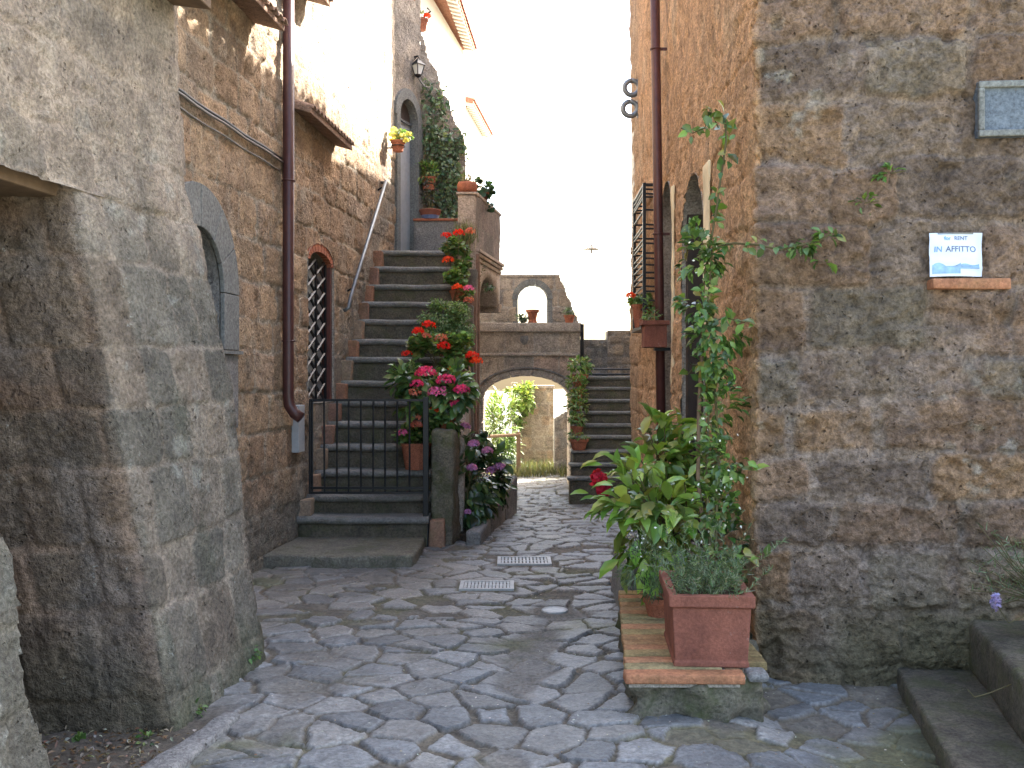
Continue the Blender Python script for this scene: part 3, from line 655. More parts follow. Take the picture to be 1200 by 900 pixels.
# arched openings in the side wall
def side_opening(cY, hw, z0, zs, deep, parent, name, face):
    prof = [(cY + hw, z0), (cY + hw, zs)] + [(cY + hw * math.cos(math.pi * k / 12), zs + hw * math.sin(math.pi * k / 12)) for k in range(1, 12)] + [(cY - hw, zs), (cY - hw, z0)]
    n = len(prof); V = [RP(a, .012, b) for a, b in prof] + [RP(a, -deep, b) for a, b in prof]
    o = MB().add(V, [(i, (i + 1) % n, n + (i + 1) % n, n + i) for i in range(n)]).build(name, M['trim'], parent, usecol=False)
    MB().add([RP(a, -deep + .02, b) for a, b in prof], [list(range(n))]).build("door_leaf" if face == 'd' else "pane", M['darkwood'] if face == 'd' else M['dark'], o, usecol=False)
    return o
o2 = side_opening(7.57, .52, -.1, 2.62, .34, rh, "doorway", 'd')
MB().box(RP(8.0, 0, 0).x + .02, RP(8.0, 0, 0).x + .24, 7.99, 8.075, 0, 2.9).build("door_frame", M['darkwood'], o2, usecol=False)  # dark box filling the far side of the opening
o1 = side_opening(9.07, .355, .9, 3.02, .25, rh, "side_window", 'w')
# pale cream strips beside the two openings
for (Ya, Yb, z0, z1, ow) in ((6.80, 7.03, 1.95, 3.08, o2), (8.56, 8.70, 1.45, 3.25, o1)):
    MB().extrude([RP(Ya, .0, z0), RP(Yb, .0, z0), RP(Yb, .0, z1), RP(Ya, .0, z1)], (-.018, 0, 0)).build("jamb_strip", M['cream'], ow, bevel=.012, usecol=False, sub=.05, rough=.014)
d = MB(); d.tube([(1.275, 9.1, 7.8), (1.345, 9.1, 3.0), (1.385, 9.1, .2)], .043, 14); pp = d.build("downpipe", M['redpipe'], rh, smooth=True, usecol=False)
for z in (1.25, 2.9, 4.6, 6.2): MB().torus((1.385 - (z - .2) * .0145, 9.1, z), (0, 0, 1), .047, .008, 18, 6).box(1.36, 1.45, 9.09, 9.11, z - .012, z + .012).build("bracket", M['redpipe'], pp, usecol=False)
# body and roofs, with an unseen wing and thin wall added for their shadow
d = MB(); d.prism([(FX0 + .5, FY0 + .12), (5.2, FY0 - .1), (5.2, 12.3), (FX0 + .165 + .5, 12.3)], -.4, 7.6)
d.prism([(FX0 + .165, 12.18), (5.2, 12.18), (5.2, 12.42), (FX0 + .165, 12.42)], -.5, 7.65); d.build("inner_masonry", M['white'], rh, usecol=False)
d = MB(); d.extrude([(1.15, 5.2, 7.62), (5.4, 5.2, 7.62), (3.3, 5.2, 8.75)], (.17, 7.3, 0)); d.build("roof", M['tile'], rh, usecol=False)
d = MB(); d.prism([(2.75, 12.5), (7, 12.5), (7, 16.6), (2.75, 16.6)], -.6, 8.9); d.prism([(2.75, 16.62), (7, 16.62), (7, 18.9), (2.75, 18.9)], -.8, 8.7); d.build("rear_wing", M['warmtrim'], rh, usecol=False)  # out of view, set and sized to shade the left wall
MB().box(2.77, 3.05, 16.7, 18.8, 8.6, 12.2).build("gable_wall", M['warmtrim'], rh, usecol=False)  # unseen thin wall, added to throw shade on the tall doorway
d = MB()
for k in range(33):
    y = 5.3 + k * .22; d.tube([(1.10 + .0235 * (y - 5.3), y, 7.655), (1.9 + .0235 * (y - 5.3), y, 8.07)], .095, 8)
d.build("eave_tiles", M['tile'], rh, usecol=False)

# ------------------------------------------------------------------ outside staircase on the left
st = thing("staircase", "steep mossy dark stone staircase climbing along the tan house wall", "staircase", (-1.4, 9.2, 0))
NY = [606, 580, 551, 521, 494, 469, 446, 418, 397, 374, 353, 333, 312, 293]
SD = [9.12 + .25 * i for i in range(14)]
SZ = [EYE - (y - HY) / F * d_ for y, d_ in zip(NY, SD)]
XR = lambda Y: -.79 + (Y - 9.1) * .064
z_prev = .09
for i in range(14):
    Y, z = SD[i], SZ[i]; Yn = SD[i + 1] if i < 13 else 14.3
    lx, rx = LW(Y) + .01, XR(Y)
    b = MB(); b.prism([(LW(Y + .03) - .02, Y + .035), (rx, Y + .035), (XR(Yn) if i < 13 else rx, Yn + .05), (LW(Yn) - .02, Yn + .05)], max(z_prev - .08, 0.0), z - .065)
    o = b.build("step", M['step'], st, usecol=False, sub=.09, rough=.012)
    t = MB(); w0 = rnd.uniform(-.012, .012); rr = .034
    py, pz = [], []
    for k in range(7):
        a = math.pi / 2 + math.pi * k / 6; py.append(Y + .03 + rr * math.cos(a) * 1.1); pz.append(z - rr + rr * math.sin(a))
    py += [Yn + .06, Yn + .06]; pz += [z - 2 * rr, z]
    nx = 14; Vt = []
    for q in range(nx + 1):
        f_ = q / nx; dz = .0025 * math.sin(q * .9 + i * 2.1) - .005 * math.exp(-((f_ - .55) / .25) ** 2)
        for a_, b_ in zip(py, pz): Vt.append((LW(a_) + .0 + (rx + .02 - LW(a_)) * f_, a_ + .006 * math.sin(q * 1.3 + i) * (a_ < Y + .04), b_ + dz))
    m_ = len(py); Fs = [(q * m_ + k, q * m_ + (k + 1) % m_, (q + 1) * m_ + (k + 1) % m_, (q + 1) * m_ + k) for q in range(nx) for k in range(m_)]
    Fs += [list(range(m_))[::-1], [nx * m_ + k for k in range(m_)]]
    t.add(Vt, Fs); t.build("tread", M['tread'], o, usecol=False, smooth=False)
    if i < 13:
        hb = (SZ[i + 1] if i < 13 else z + .2) - z
        q = MB(); c = LW(Y + .14)
        bc = rnd.choice([(.30, .155, .10), (.33, .20, .135), (.26, .15, .11), (.30, .22, .16)])
        q.box(c - .02, c + .10, Y + .06, Y + .235, z - .002, z + hb * .86, bc, j=.008); q.build("skirting_brick", M['brick'], st, bevel=.008)
    z_prev = z
d = MB(); d.prism([(LW(8.15) - .02, 8.22), (-1.3, 8.17), (-.83, 8.2), (-.805, 8.5), (-.80, 9.3), (LW(9.3) - .02, 9.3)], -.06, .105)
d.build("platform", M['plat'], st, usecol=False, bevel=.02, sub=.08, rough=.014)
# side string of brick and the rough pier at its foot
d = MB()
for i in range(14):
    Y = SD[i]; Yn = SD[i] + .25 if i < 13 else 12.55
    d.box(XR(Y) + .02, XR(Y) + .16 + .01 * (i % 3), Y + .05, Yn + .05 + (.0 if i < 13 else 0), -.12, SZ[i] - .035, rnd.choice([(.27, .16, .11), (.22, .16, .12), (.20, .17, .14)]))
d.build("flank_wall", M['brick'], st, bevel=.012, sub=.12, rough=.015)
d = MB(); d.prism([(-.765, 9.30), (-.55, 9.27), (-.515, 9.75), (-.62, 9.8)], -.05, 1.08)
d.build("foot_pier", M['mossrub'], st, usecol=False, bevel=.03, sub=.05, rough=.035)
d = MB(); d.extrude([(-.60, 9.8, -.2), (-.62, 12.5, -.2), (-.62, 12.5, 2.35), (-.60, 9.8, .95)], (.12, -.02, 0))
d.build("side_wall", M['trim'], st, usecol=False, sub=.12, rough=.03)

# iron gate across the third step
gt = thing("iron_gate", "low black iron railing gate with nine bars closing off the staircase", "gate", (-1.3, 9.2, .5))
x0, x1, zb, zt = -1.88, -.80, .50, 1.37
d = MB(); d.box(x0, x1, 9.187, 9.213, zt - .011, zt + .011); d.build("top_rail", M['iron'], gt, usecol=False)
for z in (zb + .055, zb + .01): MB().box(x0, x1, 9.188, 9.212, z - .011, z + .011).build("bottom_rail", M['iron'], gt, usecol=False)
for k in range(9):
    x = -1.857 + k * .1128 + .001 * (k % 3); MB().tube([(x, 9.2, zb), (x + rnd.uniform(-.004, .004), 9.2, zt)], .0095, 8).build("bar", M['iron'], gt, usecol=False)
MB().box(-.826, -.774, 9.17, 9.225, -.01, zt + .03).build("post", M['iron'], gt, usecol=False, bevel=.004)
MB().box(x0 - .008, x0 + .012, 9.185, 9.215, zb, zt + .015).build("post", M['iron'], gt, usecol=False, bevel=.004)

hr = thing("handrail", "straight grey metal handrail fixed to the wall above the stairs", "handrail", LP(11.6, .07, 3.2))
a, b = LP(10.77, .085, 2.47), LP(12.5, .085, 4.05)
MB().tube([LP(10.72, .02, 2.30), LP(10.72, .07, 2.33), a, b, b + Vector((0, .07, .0)), LP(12.58, .0, 4.05)], .021, 10).build("rail", M['grey'], hr, smooth=True, usecol=False)
for f_ in (.06, .95):
    p = a.lerp(b, f_); MB().tube([p, p - LN * .09 + Vector((0, 0, -.05))], .011, 8).build("bracket", M['iron'], hr, usecol=False)

# ------------------------------------------------------------------ landing terrace
te = thing("terrace", "walled stone landing at the head of the stairs, carried on a corbel arch", "terrace", (-.5, 13.3, 3.1))
pA, pB = Vector((-.46, 12.5, 0)), Vector((-.175, 14.22, 0)); dT = (pB - pA).normalized(); nT = Vector((dT.y, -dT.x, 0)); LTt = (pB - pA).length
def TP(u, off, z): return pA + dT * u + nT * off + Vector((0, 0, z))
stone_wall("parapet", span(0, LTt, .03), span(3.20, 3.88, .03), planar(pA, dT, nT), ([np.array([0, .30, .8]), [np.array([-.2, .55, 1.2, 2.2]), np.array([-.5, .35, .95, 2.2])]]), [(.27, .21, .18), (.25, .205, .175)], (.27, .235, .2), M['trim'] if 0 else M['stone'], te, seed=71, joint=.004, jw=.006, depth=.006, jit=.003, rough=.006, warp=.004)
d = MB(); d.extrude([TP(0, -.005, 3.15), TP(LTt, -.005, 3.15), TP(LTt, -.005, 3.885), TP(0, -.005, 3.885)], -nT * .14); d.build("parapet_core", M['warmtrim'], te, usecol=False)
d = MB(); d.extrude([TP(0, .02, 3.885), TP(LTt + .03, .02, 3.885), TP(LTt + .03, .02, 3.925), TP(0, .02, 3.925)], -nT * .19); d.build("coping", M['warmtrim'], te, usecol=False, bevel=.01)
for (z0, z1, of) in ((3.155, 3.20, .065), (3.105, 3.152, .045), (3.05, 3.102, .02)):
    MB().extrude([TP(-.02, of, z0), TP(LTt + .02, of, z0), TP(LTt + .02, of, z1), TP(-.02, of, z1)], -nT * (.25 + of)).build("moulding", M['warmtrim'], te, usecol=False, bevel=.01)
# corbel wall with dark arch below
ar = [(1.52, 2.60)] + [(.86 + .66 * math.cos(math.pi * k / 12), 2.42 + .50 * math.sin(math.pi * k / 12)) for k in range(1, 12)] + [(.19, 2.30)]
poly = [(LTt, 2.60), (LTt, 3.049), (0, 3.049), (0, 2.25)] + [(u, z) for u, z in ar[::-1]]
d = MB(); d.extrude([TP(u, 0, z) for u, z in poly], -nT * .45); d.build("arch_wall", M['warmtrim'], te, usecol=False, sub=.1, rough=.008)
d = MB(); d.extrude([TP(0.05, -.46, 2.0), TP(LTt, -.46, 2.0), TP(LTt, -.46, 3.05), TP(0.05, -.46, 3.05)], -nT * .1); d.build("back_wall", M['darkstep'], te, usecol=False)
d = MB(); d.extrude([TP(LTt - .16, .012, 2.50), TP(LTt, .012, 2.50), TP(LTt + .01, .03, 2.62), TP(LTt - .16, .03, 2.62)], -nT * .3); d.build("corbel", M['warmtrim'], te, usecol=False, bevel=.01)
d = MB(); d.prism([(-1.6, 12.7), (-.62, 12.7), (-.3, 14.2), (-1.3, 14.2)], 3.04, 3.15); d.build("floor_slab", M['tread'], te, usecol=False)
d = MB(); d.box(-.68, -.455, 12.38, 12.56, 1.95, 3.86); d.build("pier", M['warmtrim'], te, usecol=False, bevel=.012, sub=.07, rough=.008)
d = MB(); d.box(-.70, -.435, 12.36, 12.58, 3.862, 3.895); d.build("pier_cap", M['warmtrim'], te, usecol=False, bevel=.01)
d = MB(); d.prism([(-1.36, 13.72), (-.42, 13.72), (-.42, 13.86), (-1.36, 13.86)], 3.0, 3.74); d.build("low_wall", M['rub'], te, usecol=False, sub=.08, rough=.01)
d = MB(); d.box(-1.37, -.41, 13.70, 13.88, 3.742, 3.775); d.build("low_coping", M['terra'], te, usecol=False, bevel=.008)

# ------------------------------------------------------------------ arched footbridge
bz = lambda y, Y=16.0: EYE - (y - HY) / F * Y
BX = lambda x, Y=16.0: (x - 600) / F * Y
br = thing("stone_bridge", "low stone footbridge with parapet and carved shield over a wide arch", "bridge", (.23, 16.4, -.2))
AX, AH, AZ, AR = .235, .705, 1.225, .365
def arc(k, n, e=0.0): a = math.pi * k / n; return AX + (AH + e) * math.cos(a), AZ + (AR + e) * math.sin(a)
def hole_br(u, v):
    x = u - 1.2; return (np.abs(x - AX) < AH + .03) & ((v < AZ) | ((((x - AX) / (AH + .03)) ** 2 + ((v - AZ) / (AR + .03)) ** 2) < 1))
def col_br(U, V, C, P3):
    return stain(C, sstep(.1, .4, fbm(P3, 2.4, 4, 401)) * .4, (.20, .195, .17))
stone_wall("wall", span(0, 2.30, .02), span(-.4, 2.32, .02), planar((-1.2, 16.0, 0), (1, 0, 0), (0, -1, 0)), (np.array([0, .3, .6, .95, 1.25, 1.55, 1.9, 2.36, 2.8]), layout(3, 3, (.3, .3), (.30, .5), 31)[1][:8]),
           [(.42, .35, .28), (.45, .34, .27), (.39, .34, .29)], (.45, .41, .36), M['stone'], br, seed=80, joint=.006, jw=.01, depth=.010, jit=.006, rough=.010, warp=.012, hole=hole_br, colfn=col_br)
N_ = 13; d = MB()
for k in range(N_):
    P = [arc(k + .03, N_, 0), arc(k + .03, N_, .11), arc(k + .97, N_, .11), arc(k + .97, N_, 0)]; d.extrude([(x, 15.975, z) for x, z in P], (0, .95, 0))
for sg in (-1, 1):
    for z0 in (-.35, .05, .45, .85):
        xa = AX + sg * AH; xb = AX + sg * (AH + .14); d.extrude([(xa, 15.98, z0), (xb, 15.98, z0), (xb, 15.98, z0 + .37), (xa, 15.98, z0 + .37)], (0, .94, 0))
d.build("arch_ring", M['trim'], br, usecol=False, bevel=.008)
d = MB(); n = 20
pts = [arc(k, n, .125) for k in range(n + 1)]; pt2 = [arc(k, n, .150) for k in range(n + 1)]
for k in range(n): d.extrude([(pts[k][0], 15.955, pts[k][1]), (pt2[k][0], 15.955, pt2[k][1]), (pt2[k + 1][0], 15.955, pt2[k + 1][1]), (pts[k + 1][0], 15.955, pts[k + 1][1])], (0, .06, 0))
d.build("hood_mould", M['rub'], br, usecol=False)
d = MB(); d.box(-1.25, 1.12, 15.94, 16.1, bz(389), bz(378.5)); d.build("coping", M['trim'], br, usecol=False, bevel=.012, sub=.12, rough=.006)
d = MB(); d.box(-1.25, 1.10, 15.955, 16.02, bz(417), bz(413.5)); d.build("string_course", M['trim'], br, usecol=False, bevel=.01)
d = MB(); d.box(-1.2, AX - AH - .12, 16.03, 16.95, -.5, 2.3); d.box(AX + AH + .12, 1.10, 16.03, 16.95, -.5, 2.3); d.box(AX - AH - .12, AX + AH + .12, 16.03, 16.95, AZ + AR + .12, 2.3)
d.build("inner_masonry", M['rub'], br, usecol=False)
cx, cz = BX(614.5), bz(398.5)
sh = [(-.055, .065), (.055, .065), (.058, .0), (.04, -.045), (0, -.075), (-.04, -.045), (-.058, 0)]
d = MB(); d.extrude([(cx + a * 1.15, 15.985, cz + b * 1.1) for a, b in sh], (0, .02, 0)); d.extrude([(cx + a * .8, 15.955, cz + b * .78) for a, b in sh], (0, .03, 0))
sh_o = d.build("shield", M['rub'], br, usecol=False, bevel=.006)
MB().tube([(cx - .05, 15.95, cz + .02), (cx + .05, 15.95, cz + .02)], .008, 6).tube([(cx, 15.95, cz + .05), (cx, 15.95, cz - .05)], .008, 6).build("relief", M['rub'], sh_o, usecol=False)
d = MB(); d.tube([(1.13, 15.95, 1.5), (1.13, 15.95, bz(380))], .03, 8); d.tube([(1.13, 15.95, 1.5), (1.13, 15.95, -.2)], .03, 8); d.build("rain_pipe", M['iron'], br, usecol=False)

# arched wall standing on the bridge
aw = thing("arched_wall", "free standing ruined wall with a round arched opening against the sky, above the bridge", "wall", (.35, 16.6, 2.3))
ax, ar_, sz0 = .343, .245, 2.87
def hole_a(u, v):
    x = u - .95; op = (np.abs(x - ax) < ar_ + .02) & ((v < sz0) | (np.hypot(x - ax, v - sz0) < ar_ + .02))
    edge = (v > 3.275 - (x - .79) * 2.45 + .02 * np.sin(v * 25)) & (x > .76)
    return op | edge
stone_wall("wall", span(0, 2.1, .02), span(2.25, 3.275, .02), planar((-.95, 16.55, 0), (1, 0, 0), (0, -1, 0)), layout(3, 2, (.2, .3), (.25, .4), 44), [(.40, .34, .28), (.44, .36, .28), (.36, .32, .28)], (.46, .42, .37), M['stone'], aw, seed=90, joint=.008, jw=.012, depth=.012, rough=.012, warp=.02, hole=hole_a)
d = MB()
for k in range(9):
    P = [(math.cos(math.pi * (k + e) / 9), math.sin(math.pi * (k + e) / 9)) for e in (.02, .98)]
    d.extrude([(ax + ar_ * P[0][0], 16.525, sz0 + ar_ * P[0][1]), (ax + (ar_ + .10) * P[0][0], 16.525, sz0 + (ar_ + .10) * P[0][1]), (ax + (ar_ + .10) * P[1][0], 16.525, sz0 + (ar_ + .10) * P[1][1]), (ax + ar_ * P[1][0], 16.525, sz0 + ar_ * P[1][1])], (0, .30, 0))
for sg in (-1, 1):
    xa, xb = ax + sg * ar_, ax + sg * (ar_ + .085); d.extrude([(xa, 16.53, 2.3), (xb, 16.53, 2.3), (xb, 16.53, sz0 - .004), (xa, 16.53, sz0 - .004)], (0, .29, 0))
d.build("arch_ring", M['greyst'], aw, usecol=False, bevel=.006)
d = MB(); d.box(-.95, ax - ar_ - .09, 16.56, 16.82, 2.25, 3.24); d.extrude([(ax + ar_ + .09, 16.56, 2.25), (1.12, 16.56, 2.28), (1.08, 16.56, 2.5), (.78, 16.56, 3.24), (ax + ar_ + .09, 16.56, 3.24)], (0, .26, 0)); d.box(ax - ar_ - .09, ax + ar_ + .09, 16.56, 16.82, sz0 + ar_ + .09, 3.24)
d.build("inner_masonry", M['trim'], aw, usecol=False)
d = MB(); d.box(-.95, .80, 16.52, 16.84, 3.242, 3.285); d.build("coping", M['trim'], aw, usecol=False, bevel=.01)

# ------------------------------------------------------------------ far right steps and rough walls behind
rs = thing("far_steps", "dark stone steps rising beside the bridge arch, lined with flower pots", "staircase", (1.2, 13, -.1))
NR = [559.5, 543.5, 528, 511, 497, 482.5, 468, 453.5, 441]
zp = -.12
RSY, RSZ = [], []
for i, y in enumerate(NR):
    Y = 13 + .25 * i; z = EYE - (y - HY) / F * Y; RSY.append(Y); RSZ.append(z); xl = .75 + .34 * i / 9; Yn = Y + .25 if i < 8 else 16.6
    b = MB().box(xl + .015, 2.4, Y + .03, Yn + .05, zp - .1 if i else -.3, z - .045)
    o = b.build("step", M['step'], rs, usecol=False, sub=.12, rough=.01)
    t = MB().box(xl - .02, 2.4, Y, Yn + .06, z - .044, z, j=.006); t.build("tread", M['tread'], o, usecol=False, bevel=.014, sub=.12, rough=.006); zp = z
rw = thing("rubble_wall", "two-height rubble wall closing off the top of the far steps", "wall", (1.7, 16.7, 1.5))
stone_wall("wall", span(0, .52, .025), span(1.3, bz(398, 16.7), .025), planar((1.1, 16.70, 0), (1, 0, 0), (0, -1, 0)), layout(1, 3, (.12, .2), (.15, .3), 51), [(.24, .225, .205), (.27, .24, .205)], (.26, .245, .225), M['stone'], rw, seed=101, depth=.02, rough=.02, warp=.05)
stone_wall("wall", span(0, 1.2, .025), span(1.3, bz(387.5, 16.6), .025), planar((1.60, 16.60, 0), (1, 0, 0), (0, -1, 0)), layout(2, 3, (.10, .2), (.14, .3), 52), [(.29, .25, .21), (.33, .27, .21)], (.31, .28, .245), M['stone'], rw, seed=102, depth=.025, rough=.022, warp=.06)
d = MB(); d.box(1.1, 1.62, 16.72, 17.0, 1.0, bz(398, 16.7) - .01); d.box(1.6, 2.8, 16.63, 17.0, 1.0, bz(387.5, 16.6) - .01); d.build("inner_masonry", M['rub'], rw, usecol=False)
d = MB()
for z in (1.62, 1.70): d.tube([(1.1, 15.9, z), (2.6, 15.9, z)], .012, 6)
tr = thing("low_rail", "thin dark double rail in front of the rubble wall", "railing", (1.6, 15.9, 1.6)); d.build("rails", M['iron'], tr, usecol=False)

# ------------------------------------------------------------------ beyond the arch
gp = thing("garden_pier", "tall weathered stone gate pier seen through the bridge arch", "pier", (.5, 20.2, -.25))
for (nm, p0, du, n_, W_) in (("face", (.17, 20.0, 0), (1, 0, 0), (0, -1, 0), .67), ("side", (.17, 20.5, 0), (0, -1, 0), (-1, 0, 0), .5)):
    stone_wall(nm, span(0, W_, .03), span(-.35, 1.36, .03), planar(p0, du, n_), layout(1, 2, (.18, .28), (.2, .34), 61), [(.40, .32, .23), (.44, .33, .23), (.36, .30, .23)], (.44, .38, .30), M['stone'], gp, seed=110, depth=.012, rough=.015)
MB().box(.19, .82, 20.02, 20.5, -.4, 1.34).build("inner_masonry", M['trim'], gp, usecol=False)
MB().box(.15, .86, 19.97, 20.52, 1.345, 1.40).build("cap", M['trim'], gp, usecol=False, bevel=.01)
gp2 = MB().box(.0, .09, 20.0, 20.1, -.3, 1.42).box(-.02, .11, 19.98, 20.12, 1.42, 1.46).build("slim_post", M['trim'], None, usecol=False, loc=(.04, 20.05, -.3), bevel=.008); tag(gp2, "slim grey stone post beside the weathered gate pier", "post")
gw = thing("garden_wall", "low grey rubble wall with sloping top beyond the arch on its right", "wall", (1.0, 18.6, -.2))
stone_wall("wall", span(0, 1.4, .03), span(-.35, 1.1, .03), planar((.80, 18.6, 0), (1, 0, 0), (0, -1, 0)), layout(2, 2, (.14, .24), (.2, .35), 63), [(.25, .235, .215), (.29, .25, .21)], (.27, .25, .225), M['stone'], gw, seed=111, depth=.02, rough=.02, hole=lambda u, v: v > .80 + u * .55)
d = MB(); d.extrude([(.80, 18.63, -.4), (2.2, 18.63, -.4), (2.2, 18.63, 1.08), (1.3, 18.63, 1.05), (.80, 18.63, .78)], (0, .35, 0)); d.build("inner_masonry", M['rub'], gw, usecol=False)
fr = thing("garden_rail", "weathered wooden rail on a post in front of the oleander beyond the arch", "railing", (-.2, 18.4, -.2))
MB().tube([(-1.2, 18.45, .42), (.16, 18.4, .50)], .03, 8).build("rail", M['wood'], fr, usecol=False)
MB().box(.08, .16, 18.40, 18.47, -.3, .55).build("post", M['wood'], fr, usecol=False)

# low planter kerb beside the stairs
lk = thing("planter_kerb", "low rough stone kerb holding the hydrangea bed beside the stairs", "kerb", (-.3, 10.6, 0))
for (p, q, h) in (((-.43, 9.32), (-.34, 10.2), .13), ((-.335, 10.22), (-.20, 11.3), .24), ((-.195, 11.32), (-.07, 12.2), .36)):
    d = MB(); d.prism([p, (p[0] + .13, p[1] - .01), (q[0] + .13, q[1] - .01), q], -.2, h); d.build("kerb_stone", M['rub'], lk, usecol=False, bevel=.02, sub=.07, rough=.02)
d = MB(); d.prism([(-.60, 9.75), (-.42, 9.5), (-.06, 12.2), (-.55, 12.3)], -.2, .06); d.build("bed_soil", M['soil'], lk, usecol=False)

# ------------------------------------------------------------------ brick ledge at the corner
lg = thing("brick_ledge", "low raised ledge of mossy tile bricks on a stone base along the corner house", "ledge", (.8, 5.4, 0))
xl = lambda Y: .535 + .09 * (Y - 4.62)
d = MB(); d.prism([(xl(4.62) + .03, 4.64), (.9, 4.60), (1.17, 4.66), (1.28, 5.30), (1.33, 5.36), (1.37, 6.5), (xl(6.45) + .03, 6.5)], -.2, .165)
d.build("base", M['mossrub'], lg, usecol=False, bevel=.02, sub=.035, rough=.09)
d = MB(); d.prism([(xl(4.62) + .008, 4.60), (1.06, 4.60), (1.22, 5.3), (1.24, 6.38), (xl(6.38) + .008, 6.38)], .15, .203); d.build("mortar_bed", M['trim'], lg, usecol=False)
d = MB(); Y = 4.585; k = 0
while Y < 6.4:
    w_ = .108 + rnd.uniform(-.004, .004)
    c = rnd.choice([(.45, .225, .12), (.38, .22, .11), (.34, .25, .12), (.30, .25, .13), (.44, .27, .15), (.29, .23, .12)])
    xr = 1.08 if Y < 4.7 else 1.24 + .03 * max(Y - 5.3, 0)
    if k == 0: d.box(xl(Y) - .005, xl(Y) + .55, Y, Y + w_ - .012, .168, .212, (.38, .17, .09), j=.004)
    else:
        xm = xl(Y) + .46 + rnd.uniform(-.01, .01)
        d.box(xl(Y), xm - .006, Y, Y + w_ - .012, .168, .212 + rnd.uniform(-.003, .003), c, j=.003)
        d.box(xm + .006, xr, Y, Y + w_ - .012, .168, .212 + rnd.uniform(-.003, .003), rnd.choice([(.33, .19, .10), (.26, .19, .09)]), j=.003)
    Y += w_; k += 1
d.build("brick_paving", M['brick'], lg, bevel=.006, sub=.05, rough=.004)
d = MB(); d.box(1.10, 1.20, 4.60, 4.72, .168, .215); d.box(.98 - .0, 1.09, 4.59, 4.69, .168, .208); d.build("edge_stone", M['rub'], lg, usecol=False, bevel=.02)
sb = MB().box(.735, 1.38, 6.52, 7.35, -.1, .36, j=.02).build("stone_block", M['rub'], None, usecol=False, bevel=.03, sub=.07, rough=.025, loc=(1.05, 6.9, 0)); tag(sb, "rough grey stone block half hidden under the leafy bush behind the brick ledge", "block")

# ------------------------------------------------------------------ dark steps at lower right
ds = thing("dark_steps", "two worn dark stone steps in shade at the foot of the rubble front", "steps", (2.6, 4.7, 0))
d = MB(); d.prism([(2.08, 5.38), (1.76, 3.9), (1.5, 2.9), (4.2, 2.9), (4.2, 5.1)], -.25, .03); d.build("step", M['darkstep'], ds, usecol=False, bevel=.02, sub=.07, rough=.014)
d = MB(); d.prism([(2.45, 5.33), (2.17, 4.19), (1.9, 3.0), (4.2, 3.0), (4.2, 5.1)], .028, .30); d.build("step", M['darkstep'], ds, usecol=False, bevel=.025, sub=.07, rough=.014)

# kerb stone, leaning stone
ks = MB().prism([(-1.335, 4.60), (-1.25, 4.57), (-1.36, 3.75), (-1.50, 3.0), (-1.64, 3.0), (-1.49, 3.9)], -.1, .045).build("kerb_stone", M['rub'], None, usecol=False, bevel=.015, sub=.05, rough=.012, loc=(-1.4, 4.0, 0)); tag(ks, "long narrow grey kerb stone beside the leaf litter at lower left", "kerb stone")

# ------------------------------------------------------------------ drains
def grate(cx, cy, w_, l_, z, label, rot, grp):
    t = thing("drain_grate", label, "drain", (cx, cy, z), grp)
    fr_ = MB(); e = .03
    for (a, b, c_, d_) in ((-w_ / 2, w_ / 2, -l_ / 2, -l_ / 2 + e), (-w_ / 2, w_ / 2, l_ / 2 - e, l_ / 2), (-w_ / 2, -w_ / 2 + e, -l_ / 2 + e, l_ / 2 - e), (w_ / 2 - e, w_ / 2, -l_ / 2 + e, l_ / 2 - e)): fr_.box(cx + a, cx + b, cy + c_, cy + d_, z, z + .02)
    fr_.build("frame", M['drain'], t, usecol=False)
    s_ = MB(); n = 13
    for k in range(n):
        x = cx - w_ / 2 + e + (w_ - 2 * e) * (k + .5) / n; s_.box(x - .0095, x + .0095, cy - l_ / 2 + e, cy + l_ / 2 - e, z, z + .016)
    s_.box(cx - w_ / 2 + e, cx + w_ / 2 - e, cy - .012, cy + .012, z, z + .017)
    s_.build("slats", M['drain'], t, usecol=False)
    MB().box(cx - w_ / 2 + e, cx + w_ / 2 - e, cy - l_ / 2 + e, cy + l_ / 2 - e, z - .03, z + .003).build("pit", M['dark'], t, usecol=False)
grate(.105, 8.5, .46, .34, -.004, "farther rectangular slotted drain grate, just right of the stairs' foot", 0, "drain grates in the alley")
grate(-.19, 7.5, .41, .30, -.004, "nearer rectangular slotted drain grate in the middle of the alley", 0, "drain grates in the alley")
dc = MB().lathe([(.09, 0), (.09, .022), (.082, .026), (.07, .020), (.0, .020)], .29, 6.72, -.012, 20).build("drain_cover", M['drain'], None, usecol=False, loc=(.29, 6.72, .012)); tag(dc, "small round metal drain cover set among the flagstones", "drain cover")

# ------------------------------------------------------------------ signs and fixings on the rubble front
fy = lambda x: FY0 - .10 * (x - FX0)
pl = thing("plaque", "blue grey framed slate plaque set high in the rubble front", "plaque", (2.75, fy(2.75), 3.0))
za, zb_, hwp = 2.862, 3.155, .297
PM = Matrix.Translation((2.765, fy(2.765) - .030, 0)) @ Matrix.Rotation(math.atan(-.10), 4, 'Z')
MB().box(-hwp, hwp, -.012, .12, za, zb_, M=PM).build("slab", M['plaque'], pl, usecol=False)
for (a, b, c_, d_) in ((-hwp, hwp, za, za + .035), (-hwp, hwp, zb_ - .035, zb_), (-hwp, -hwp + .03, za + .035, zb_ - .035), (hwp - .03, hwp, za + .035, zb_ - .035)):
    MB().box(a, b, -.034, .002, c_, d_, M=PM).build("frame_bar", M['greyst'], pl, usecol=False, bevel=.006)
sg = thing("paper_sign", "creased white and blue IN AFFITTO rent notice taped to the rubble front", "sign", (2.345, fy(2.345) - .05, 2.24))
xa, xb, za, zb_ = 2.211, 2.482, 2.122, 2.352; ys_ = fy(2.345) - .062
nx, nz = 24, 20; V = []
